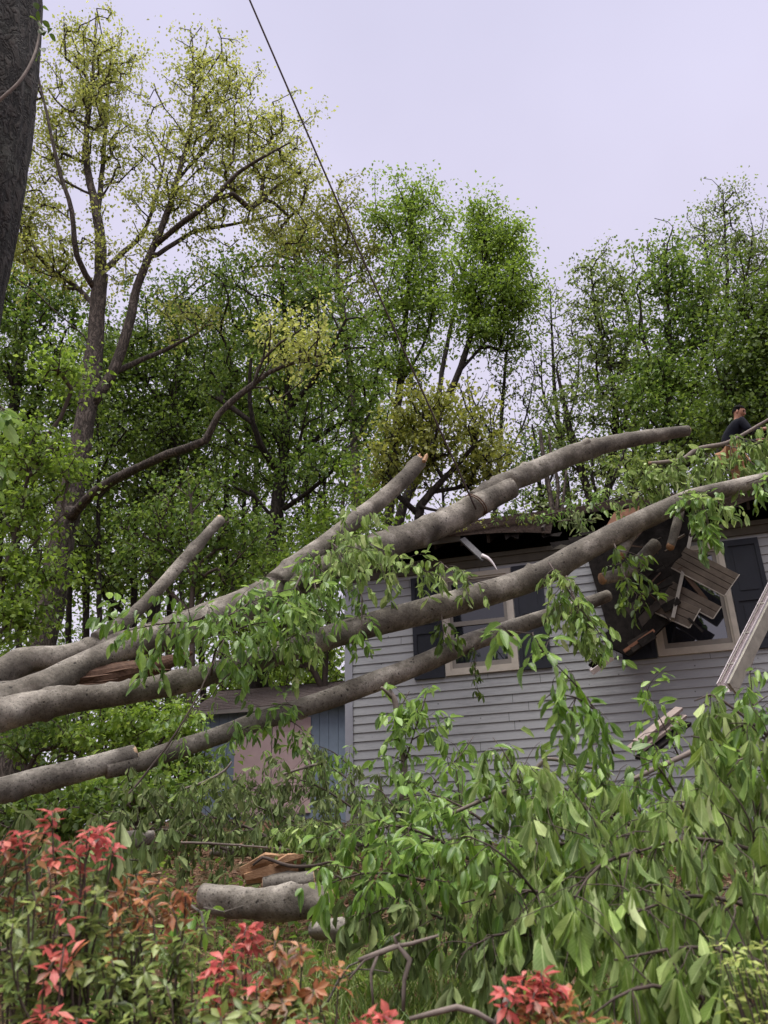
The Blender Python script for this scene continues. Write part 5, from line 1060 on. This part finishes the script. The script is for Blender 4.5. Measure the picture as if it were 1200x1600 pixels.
pile('broad wilting branch heap in front of the siding, right of centre', [
    ([(1060, 1322, 4.4), (980, 1287, 4.3), (900, 1257, 4.2), (830, 1247, 4.2)], .018, 28, .5, .13, WL, .85, 1.2),
    ([(1000, 1362, 4.2), (920, 1327, 4.1), (840, 1317, 4.0), (760, 1337, 4.0)], .016, 26, .5, .13, WL, .88, 1.2),
    ([(960, 1442, 3.9), (880, 1402, 3.8), (800, 1392, 3.8), (720, 1412, 3.8)], .015, 26, .42, .125, WL, .9, 1.3),
    ([(940, 1287, 4.5), (880, 1247, 4.5), (820, 1222, 4.5), (760, 1227, 4.5)], .013, 14, .3, .125, FR, .6, .8),
    ([(1000, 1272, 4.6), (960, 1232, 4.6), (930, 1212, 4.6), (890, 1207, 4.6)], .013, 16, .38, .13, WL, .8, 1.0),
    ([(820, 1232, 4.5), (800, 1197, 4.5), (785, 1172, 4.5), (770, 1152, 4.5)], .008, 9, .25, .14, WL, .8, 1.0),
    ([(720, 1262, 5.2), (715, 1222, 5.2), (712, 1197, 5.2), (720, 1177, 5.2)], .007, 9, .22, .14, FR, .6, .9),
    ([(900, 1502, 3.7), (830, 1462, 3.6), (770, 1462, 3.6), (720, 1492, 3.6)], .012, 16, .4, .14, SH, .9, 1.2)], 440,
    [[(705, 1272, 4.6, 9), (750, 1252, 4.6, 10), (800, 1232, 4.6, 11), (830, 1212, 4.6, 11), (852, 1186, 4.6, 10), (900, 1195, 4.6, 8), (950, 1205, 4.7, 7)], [(915, 1305, 4.0, 5), (960, 1308, 4.0, 6), (1010, 1296, 4.0, 7), (1060, 1265, 4.1, 7), (1085, 1235, 4.2, 6)],
     [(975, 1225, 4.3, 11), (1010, 1208, 4.3, 12), (1060, 1185, 4.4, 13), (1130, 1150, 4.6, 14)], [(1090, 1312, 3.7, 11), (1130, 1282, 3.8, 12), (1170, 1255, 3.9, 12), (1230, 1235, 4.0, 13)]])
pile('fresh broad-leaved shoot rising in front of the left window, brightest leaves of the heap', [
    ([(960, 1180, 3.9), (930, 1110, 3.7), (890, 1060, 3.5), (850, 1020, 3.4)], .008, 9, .20, .115, FR, .5, .6),
    ([(850, 1020, 3.4), (830, 990, 3.35), (790, 985, 3.3), (760, 990, 3.3)], .005, 6, .15, .12, FR, .45, .5),
    ([(930, 1110, 3.7), (900, 1090, 3.5), (860, 1085, 3.45), (840, 1100, 3.4)], .007, 8, .24, .12, FR, .6, .8)], 480)
pile('slim sprig of small fresh leaves standing against the siding under the right window', [
    ([(1060, 1180, 4.8), (1040, 1140, 4.8), (1020, 1100, 4.8), (1004, 1060, 4.8)], .007, 12, .2, .11, FR, .4, .4), ([(1180, 1130, 4.5), (1175, 1080, 4.5), (1172, 1050, 4.5), (1178, 1028, 4.5)], .006, 9, .16, .11, FR, .6, .7)], 490)
pile('leafy sprouting branch with sawn stubs standing against the house corner', [
    ([(640, 1260, 6.6), (632, 1190, 6.6), (622, 1120, 6.6), (640, 1080, 6.6)], .014, 14, .34, .14, FR, .55, .8),
    ([(630, 1200, 6.6), (655, 1120, 6.5), (665, 1090, 6.5), (660, 1070, 6.5)], .010, 14, .35, .14, FR, .5, .7),
    ([(640, 1290, 6.4), (615, 1260, 6.3), (595, 1235, 6.3), (580, 1230, 6.3)], .012, 12, .3, .15, SH, .7, 1.0),
    ([(650, 1260, 6.3), (690, 1210, 6.2), (720, 1180, 6.2), (740, 1150, 6.2)], .010, 11, .3, .14, FR, .6, .8)], 500,
    [[(608, 1078, 6.6, 11), (616, 1092, 6.6, 15), (622, 1120, 6.6, 14), (628, 1160, 6.6, 15), (632, 1200, 6.6, 16), (625, 1250, 6.5, 17)], [(612, 1090, 6.6, 9), (605, 1082, 6.55, 8), (596, 1074, 6.5, 7)]])
pile('bright broad-leaved low branch spreading left of the wilted heap', [
    ([(760, 1360, 4.6), (680, 1310, 4.5), (610, 1290, 4.4), (560, 1310, 4.4)], .013, 26, .42, .125, FR, .5, .8),
    ([(720, 1400, 4.4), (640, 1370, 4.3), (565, 1365, 4.2), (505, 1385, 4.2)], .012, 22, .40, .125, FR, .55, .8),
    ([(780, 1300, 4.8), (720, 1260, 4.8), (670, 1240, 4.8), (630, 1250, 4.8)], .012, 22, .42, .13, FR, .6, .8),
    ([(700, 1440, 4.3), (650, 1420, 4.2), (600, 1420, 4.1), (560, 1440, 4.1)], .010, 16, .35, .125, SH, .75, 1.0)], 520)
pile('dull wilted brush heap in the middle distance before the shed and house corner', [
    ([(620, 1330, 8.0), (560, 1270, 8.0), (500, 1230, 8.0), (440, 1210, 8.0)], .018, 34, .58, .12, SH, .7, 1.0),
    ([(540, 1340, 7.6), (470, 1290, 7.6), (400, 1260, 7.6), (340, 1240, 7.6)], .018, 36, .58, .12, SH, .7, 1.0),
    ([(460, 1330, 7.4), (380, 1290, 7.4), (300, 1270, 7.4), (220, 1250, 7.4)], .018, 36, .58, .12, SH, .7, 1.0),
    ([(360, 1330, 7.2), (280, 1300, 7.2), (200, 1290, 7.2), (140, 1270, 7.2)], .016, 32, .58, .12, SH, .7, 1.0),
    ([(580, 1260, 8.6), (540, 1215, 8.6), (500, 1190, 8.6), (470, 1180, 8.6)], .012, 14, .5, .15, FR, .6, .9),
    ([(420, 1270, 8.4), (380, 1240, 8.4), (330, 1232, 8.4), (270, 1240, 8.4)], .014, 28, .45, .11, WL, .7, 1.0),
    ([(560, 1330, 7.2), (530, 1300, 7.2), (490, 1290, 7.2), (440, 1300, 7.2)], .014, 28, .5, .12, WL, .8, 1.2)], 540,
    [[(280, 1235, 7.8, 6), (320, 1222, 7.8, 7), (350, 1205, 7.9, 6), (362, 1190, 7.9, 4)], [(430, 1215, 7.9, 6), (470, 1200, 7.9, 7), (510, 1190, 8, 7)], [(180, 1320, 6.9, 5), (220, 1316, 6.9, 5), (300, 1318, 7, 6), (420, 1326, 7.1, 5), (490, 1332, 7.1, 4)]])
pile('pale drooping brush close in front of the pink shed door', [
    ([(560, 1250, 9.5), (500, 1232, 9.5), (440, 1228, 9.5), (390, 1235, 9.5)], .012, 20, .42, .12, SH, .7, .9),
    ([(550, 1200, 9.4), (520, 1175, 9.4), (490, 1165, 9.4), (470, 1172, 9.4)], .010, 9, .4, .14, FR, .6, .9)], 640)
pile('dark arching twig in front of the mid fallen limbs, running down to the brush', [
    ([(318, 1085, 7.6), (300, 1110, 7.5), (270, 1160, 7.4), (240, 1205, 7.4)], .008, 5, .3, .12, FR, .5, .7)], 560,
    [[(350, 1000, 7.7, 3), (322, 1060, 7.6, 4), (300, 1105, 7.5, 5), (262, 1165, 7.4, 6), (215, 1225, 7.3, 6), (190, 1250, 7.2, 6)]], stemmat=M_TWIG_D)
pile('wilted greenery behind the red shrub at the lower left corner', [
    ([(-40, 1420, 4.4), (60, 1400, 4.4), (140, 1390, 4.4), (220, 1400, 4.4)], .014, 22, .5, .15, SH, .8, 1.0),
    ([(-40, 1500, 4.0), (60, 1470, 4.0), (140, 1460, 4.0), (240, 1470, 4.0)], .014, 22, .5, .15, SH, .85, 1.1),
    ([(-40, 1330, 5.2), (60, 1340, 5.2), (140, 1340, 5.2), (230, 1345, 5.2)], .014, 22, .5, .15, SH, .75, 1.0),
    ([(200, 1500, 4.4), (250, 1460, 4.5), (290, 1450, 4.6), (320, 1455, 4.7)], .008, 10, .3, .12, FR, .6, .8)], 580)

# ------------------------------------------------------------------ logs
def log(label, pts, w_split=None, cut=(True, True), seed=1, name='log', mat=M_BEECH_D, cutmat=M_CUT):
    t = thing(name, label, 'log', P(*pts[0][:3])); limb(pts, t, 'bark', mat, seed, cut, cutmat, .10, 26, 26); return t
log('thick mottled grey log lying right behind the red shrub', [(318, 1398, 6.4, 42), (370, 1410, 6.3, 48), (430, 1414, 6.2, 52), (480, 1412, 6.2, 52), (520, 1408, 6.2, 46)], seed=61, mat=M_BEECH)
log('short grey log lying between the split orange wood and the thick mottled log', [(412, 1382, 6.9, 24), (450, 1378, 6.9, 27), (490, 1374, 6.9, 28)], seed=62)
log('long thin log lying behind the split orange wood, below the brush', [(330, 1330, 8.2, 18), (420, 1328, 8.1, 22), (520, 1322, 8.0, 24), (600, 1318, 7.9, 24), (650, 1312, 7.9, 20)], seed=63)
log('pale splintered log end poking out below the bright broad-leaved branch', [(490, 1452, 5.2, 26), (520, 1450, 5.1, 30), (552, 1455, 5.0, 28)], seed=64, cutmat=M_CUT)
log('brown log half hidden behind the red shrub tips at the left', [(150, 1322, 6.6, 24), (190, 1315, 6.6, 26), (240, 1308, 6.7, 22)], seed=65)
t = thing('split_log', 'freshly split orange log lying behind the two grey logs', 'log', P(430, 1358, 7.1))
mb = MB(); r = np.random.default_rng(9)
for i, (x0, y0, x1, y1, w) in enumerate(((378, 1362, 470, 1342, .085), (384, 1372, 466, 1356, .075), (392, 1352, 440, 1340, .05), (430, 1352, 474, 1338, .045))):
    p_, q_ = smooth_path([P(x0, y0, 7.1-.04*i), P((x0+x1)/2, (y0+y1)/2-3, 7.08-.04*i), P(x1, y1, 7.1-.04*i)], [w*.55, w, w*.35], .03); V, F = tube(p_, q_, 6, True, .32, 40+i); mb.add(V, F)
mb.build('split_wood', M_TORN, t)
limb([(385, 1378, 7.2, 14), (430, 1368, 7.2, 16), (485, 1352, 7.2, 16)], t, 'bark', M_BEECH_D, 66, (False, False), M_CUT, .08, 3, 12)
t = thing('broken_twig', 'bare twig lying over the split orange log', 'twig', P(400, 1345, 6.9))
limb([(395, 1352, 6.9, 4), (410, 1340, 6.9, 6), (450, 1352, 6.9, 7), (490, 1352, 6.9, 6), (520, 1345, 6.9, 4)], t, 'stem', M_TWIG_D, 67, (False, False), M_CUT, .1, 3, 7)
def twig(label, lines, Y, mat=M_TWIG, seed=1):
    t = thing('broken_twig', label, 'twig', P(lines[0][0][0], lines[0][0][1], Y))
    for i, l in enumerate(lines): limb([(a, b, Y+(c[0] if c else 0), w*.8) for a, b, w, *c in l], t, 'stem' if i == 0 else 'side_twig', mat, seed+i, (False, False), M_CUT, .14, 5, 8)
twig('forked bare grey dead branch standing among the red shrubs at the bottom', [[(560, 1500, 8), (590, 1490, 10), (622, 1478, 12), (640, 1500, 11), (632, 1530, 9), (630, 1580, 8)], [(622, 1478, 9), (645, 1474, 8), (685, 1462, 5)], [(622, 1480, 8), (616, 1462, 6), (625, 1458, 4)], [(605, 1485, 7), (570, 1500, 6), (545, 1530, 4)], [(590, 1492, 7), (580, 1520, 6), (583, 1570, 5)]], 3.3, seed=71)
twig('smooth grey dead stick curving along the bottom edge, left of the pink rosette shrub', [[(640, 1592, 9), (680, 1582, 12), (715, 1574, 12), (745, 1582, 11), (775, 1600, 10)], [(770, 1610, 14), (783, 1580, 14), (792, 1560, 12)]], 2.6, seed=72)
twig('white-barked curved twig among the red shrub leaves', [[(292, 1410, 4), (315, 1425, 5), (318, 1445, 5), (330, 1470, 4)], [(318, 1418, 4), (350, 1425, 3), (380, 1415, 2)]], 3.4, M_BEECH_D, seed=73)
twig('thin pale dead twig sloping in front of the ground, right of the red shrub', [[(505, 1580, 6), (520, 1550, 5), (545, 1510, 4), (600, 1490, 4)], [(530, 1530, 3), (560, 1515, 3), (610, 1520, 2)]], 3.5, M_BEECH_D, seed=74)

# ------------------------------------------------------------------ shrubs with red young leaves
def rosette(r, c, axis, n, ll, acc, droop=.35):
    axis = unit(axis); a = unit(np.cross(axis, [.3, .2, 1])); b = np.cross(axis, a)
    for i in range(n):
        an = i*2.39996+r.uniform(-.3, .3); el = r.uniform(.05, .9)*(1-i/n*.4)
        d = unit((a*math.cos(an)+b*math.sin(an))*math.cos(el)+axis*math.sin(el)+np.array([0, 0, -droop*(1-el)])+r.normal(size=3)*.1)
        acc.append((c+d*.004-axis*r.uniform(0, .03), d, unit(axis-d*np.dot(axis, d)+r.normal(size=3)*.2), ll*r.uniform(.6, 1.15)))
def red_shrub(label, base, tips, greens, seed, ll=.043):
    """tips / greens: (px, py, Y, leaves, 'r' red or 'o' rusty)"""
    r = np.random.default_rng(seed); bx = P(*base); bx[2] = gz(bx[0], bx[1])-.03
    greens = list(greens)
    for px, py, Y, n, k in tips:
        for q in range(1): greens.append((px+r.normal(0, 26), py+r.uniform(55, 150), Y+r.uniform(-.1, .1), 8))
    t = thing('shrub', label, 'shrub', bx); mb = MB(); acc = {'r': [], 'o': [], 'g': []}
    for px, py, Y, n, k in tips+[(a, b, c, d, 'g') for a, b, c, d in greens]:
        tip = P(px, py, Y); m1 = bx+(tip-bx)*.5+np.array([r.normal(0, .06), r.normal(0, .05), -.05])
        p, q = smooth_path([bx+np.array([r.normal(0, .05), r.normal(0, .05), 0]), m1, tip+np.array([r.normal(0, .015), 0, -.10]), tip], [.0065, .0045, .0026, .0018], .05); mb.tube(p, q, 5)
        ax = unit(tip-m1+np.array([0, -.12, .25])+r.normal(size=3)*.15); rosette(r, tip, ax, int(n*1.35), ll, acc[k], .55)
        if k != 'g': rosette(r, tip-ax*.03, ax, int(n*.8), ll*1.05, acc[k if r.uniform() < .7 else 'o'], .9)
        for s in (.10, .17, .26):
            if r.uniform() < (.85 if k == 'g' else .6):
                i = max(0, len(p)-1-int(s/.05)); rosette(r, p[i], unit(p[min(i+1, len(p)-1)]-p[max(0, i-1)]), r.integers(7, 12), ll*1.15, acc['g'] if s > .12 or k == 'g' else acc[k], .5)
    mb.build('stems', M_TWIG_D, t, smooth=True)
    for k, m, nm_ in (('g', L_SHRUB, 'green_leaves'), ('r', L_RED, 'red_leaves'), ('o', L_RUST, 'rusty_leaves')):
        if acc[k]:
            p, d, n_, l = map(np.array, zip(*acc[k])); leaves(nm_, p, d, n_, l, l*.47, m, t, T_LANCE, r.uniform(.1, .6, len(p)), r.uniform(-.1, .45, len(p)), True)
r = np.random.default_rng(30)
red_shrub('tall shrub at the lower left with scarlet top rosettes over yellow-green leaves', (95, 1700, 2.5),
    [(82, 1268, 2.5, 9, 'r'), (30, 1298, 2.5, 10, 'r'), (140, 1298, 2.5, 12, 'r'), (160, 1288, 2.55, 9, 'r'), (120, 1328, 2.5, 11, 'r'), (5, 1312, 2.45, 8, 'r'), (60, 1300, 2.6, 8, 'o'), (75, 1355, 2.45, 7, 'o'), (178, 1318, 2.6, 7, 'r'), (100, 1405, 2.4, 7, 'r'), (35, 1345, 2.5, 7, 'o')],
    [(100, 1380, 2.45, 9), (55, 1400, 2.4, 9), (20, 1380, 2.5, 9), (150, 1390, 2.5, 9), (10, 1440, 2.4, 8), (90, 1450, 2.4, 8), (140, 1440, 2.5, 9), (40, 1480, 2.35, 8), (170, 1490, 2.4, 8), (120, 1520, 2.4, 8), (60, 1540, 2.4, 8), (10, 1530, 2.4, 8), (100, 1580, 2.35, 8)], 91)
red_shrub('middle shrub of rusty orange tips above green leaves, right of the scarlet one', (250, 1720, 2.5),
    [(200, 1385, 2.6, 9, 'o'), (250, 1372, 2.6, 10, 'o'), (225, 1400, 2.5, 9, 'o'), (288, 1385, 2.6, 9, 'o'), (265, 1410, 2.55, 9, 'o'), (180, 1420, 2.5, 8, 'o'), (215, 1365, 2.65, 8, 'o'), (100, 1480, 2.3, 8, 'r'), (85, 1500, 2.3, 7, 'r'), (75, 1585, 2.25, 8, 'r'), (120, 1590, 2.25, 8, 'r')],
    [(190, 1465, 2.5, 10), (245, 1470, 2.45, 10), (225, 1510, 2.4, 10), (290, 1470, 2.5, 9), (180, 1530, 2.4, 10), (260, 1540, 2.4, 9), (300, 1520, 2.45, 9), (330, 1570, 2.4, 9), (210, 1575, 2.35, 9), (320, 1440, 2.6, 8), (150, 1570, 2.35, 8), (270, 1500, 2.5, 9)], 92)
red_shrub('shrub with pinkish red tips leaning right in front of the grey log', (420, 1760, 2.5),
    [(385, 1448, 2.5, 12, 'r'), (430, 1470, 2.5, 10, 'o'), (350, 1500, 2.4, 11, 'r'), (330, 1510, 2.4, 10, 'r'), (365, 1475, 2.45, 10, 'r'), (470, 1475, 2.55, 9, 'o'), (450, 1525, 2.5, 9, 'o'), (505, 1500, 2.6, 8, 'o'), (400, 1450, 2.55, 9, 'r'), (490, 1545, 2.5, 8, 'o'), (400, 1535, 2.4, 7, 'r'), (480, 1590, 2.4, 8, 'r'), (530, 1510, 2.6, 7, 'o'), (440, 1560, 2.45, 7, 'o')],
    [(360, 1540, 2.4, 9), (420, 1510, 2.5, 8), (310, 1560, 2.35, 9), (460, 1560, 2.5, 8), (390, 1580, 2.35, 9), (345, 1590, 2.3, 8), (500, 1570, 2.5, 8)], 93)
red_shrub('small shrub with a coral pink rosette near the bottom centre right', (835, 1720, 2.3),
    [(815, 1528, 2.35, 13, 'r'), (845, 1520, 2.35, 12, 'r'), (790, 1540, 2.3, 10, 'r'), (865, 1535, 2.35, 11, 'r'), (835, 1550, 2.3, 11, 'r'), (885, 1555, 2.35, 9, 'o'), (860, 1575, 2.3, 9, 'o'), (905, 1570, 2.35, 8, 'o'), (830, 1590, 2.3, 8, 'o'), (960, 1592, 2.3, 9, 'o')], [(870, 1600, 2.3, 8), (900, 1595, 2.3, 7)], 94)
red_shrub('crimson shrub tip just showing at the bottom edge, left of the curved stick', (595, 1760, 2.2),
    [(590, 1582, 2.2, 12, 'r'), (612, 1590, 2.2, 10, 'r'), (570, 1592, 2.2, 10, 'r'), (600, 1598, 2.15, 9, 'r')], [(585, 1615, 2.2, 7)], 95)
t = thing('shrub', 'small lime-leaved shrub sprig in front of the wilted heap at the right edge', 'shrub', P(1170, 1640, 2.5)); r = np.random.default_rng(7); mb = MB(); acc = []
bx = P(1190, 1700, 2.4); bx[2] = gz(bx[0], bx[1])
for px, py in ((1120, 1470), (1145, 1485), (1135, 1500), (1170, 1480), (1190, 1470), (1165, 1515), (1195, 1505), (1130, 1560), (1150, 1550), (1180, 1545), (1205, 1530), (1155, 1500)):
    tip = P(px, py, 2.45+r.normal(0, .05)); p, q = smooth_path([bx, bx*.4+tip*.6+np.array([.03, 0, -.02]), tip], [.005, .003, .0018], .05); mb.tube(p, q, 4); rosette(r, tip, unit(tip-bx+np.array([0, -.1, .1])), 8, .032, acc, .1)
    for s in (2, 4): rosette(r, p[-s], unit(tip-bx), 4, .032, acc, .1)
mb.build('stems', M_TWIG_D, t, smooth=True); p, d, n_, l = map(np.array, zip(*acc)); leaves('leaves', p, d, n_, l, l*.5, L_LIME, t, T_LANCE, .3, .2, True)

# ------------------------------------------------------------------ ground cover (nobody could count it)
r = np.random.default_rng(50)
def scatter(n, x0, x1, y0, y1):
    x = r.uniform(x0, x1, n); y = r.uniform(y0, y1, n); return np.stack([x, y, gz(x, y)], 1)
p = scatter(26000, -9, 8, 1.2, 13); N = len(p); d = rdir(N, r); d[:, 2] = np.abs(d[:, 2])*.25; l = r.uniform(.035, .085, N); p[:, 2] += r.uniform(0, .05, N)
tag(leaves('leaf_litter', p, d, rdir(N, r)*.5+np.array([0, 0, 1.]), l, l*.6, L_LITTER, None, T_FULL, r.uniform(0, .7, N), r.uniform(-.3, .6, N), kind='stuff'))
def tufts(name, cx, cy, Y, rx, ry, n, h):
    c = P(cx, cy, Y); x = c[0]+r.normal(0, rx, n); y = c[1]+r.normal(0, ry, n); p = np.stack([x, y, gz(x, y)], 1)
    dd = unit(np.stack([r.normal(0, .45, n), r.normal(0, .45, n), np.ones(n)], 1)); ll = h*r.uniform(.5, 1.2, n)
    return p, dd, ll
A = [tufts('g', 690, 1530, 3.9, .35, .5, 900, .20), tufts('g', 600, 1450, 4.8, .5, .4, 700, .22), tufts('g', 740, 1490, 4.2, .3, .3, 400, .18), tufts('g', 640, 1400, 5.5, .8, .5, 700, .25), tufts('g', 300, 1400, 7, 3, 1.5, 1800, .2)]
p = np.concatenate([a[0] for a in A]); d = np.concatenate([a[1] for a in A]); l = np.concatenate([a[2] for a in A]); N = len(p)
T_BLADE = (np.array([[-1, 0], [1, 0], [-.75, .5], [.75, .5], [0, 1]]), [(0, 1, 3, 2), (2, 3, 4)])
leaves('grass', p, d, rdir(N, r)+np.array([0, -.4, 0]), l, .008, L_GRASS, None, T_BLADE, 0, r.uniform(.1, .6, N), kind='stuff')
p = scatter(16000, -10, 7, 2.6, 13); nn = np.sin(p[:, 0]*1.7+1)*np.sin(p[:, 1]*1.3)+r.normal(0, .5, len(p)); p = p[nn > .1]; N = len(p); p[:, 2] += r.uniform(.02, .22, N)
d = rdir(N, r); d[:, 2] *= .4; l = r.uniform(.05, .11, N); leaves('ground_cover', p, d, rdir(N, r)*.5+np.array([0, 0, 1.]), l, l*.6, L_GREEN, None, T_FULL, .3, .25, kind='stuff')
# far-off wood behind everything
N = 260000; x = r.uniform(-85, 80, N); y = r.uniform(46, 64, N); hh = np.interp(x, [-85, -8, -2, 4, 14, 24, 80], [24, 20, 16, 11, 9, 14, 16])+3*np.sin(x*.35)+2*np.sin(x*.9+1)
z = gz(x, y)+r.uniform(0, 1, N)**1.1*hh; clump = np.sin(x*.8+2*np.sin(z*.5))+np.sin(z*.9+x*.3+1.5*np.sin(y*.7))+r.normal(0, .6, N)
k = (clump > -.35) & (r.uniform(size=N) > np.exp(-((x-9)/8)**4)*.88); p = np.stack([x, y, z], 1)[k]; N = len(p); l = r.uniform(.25, .5, N)
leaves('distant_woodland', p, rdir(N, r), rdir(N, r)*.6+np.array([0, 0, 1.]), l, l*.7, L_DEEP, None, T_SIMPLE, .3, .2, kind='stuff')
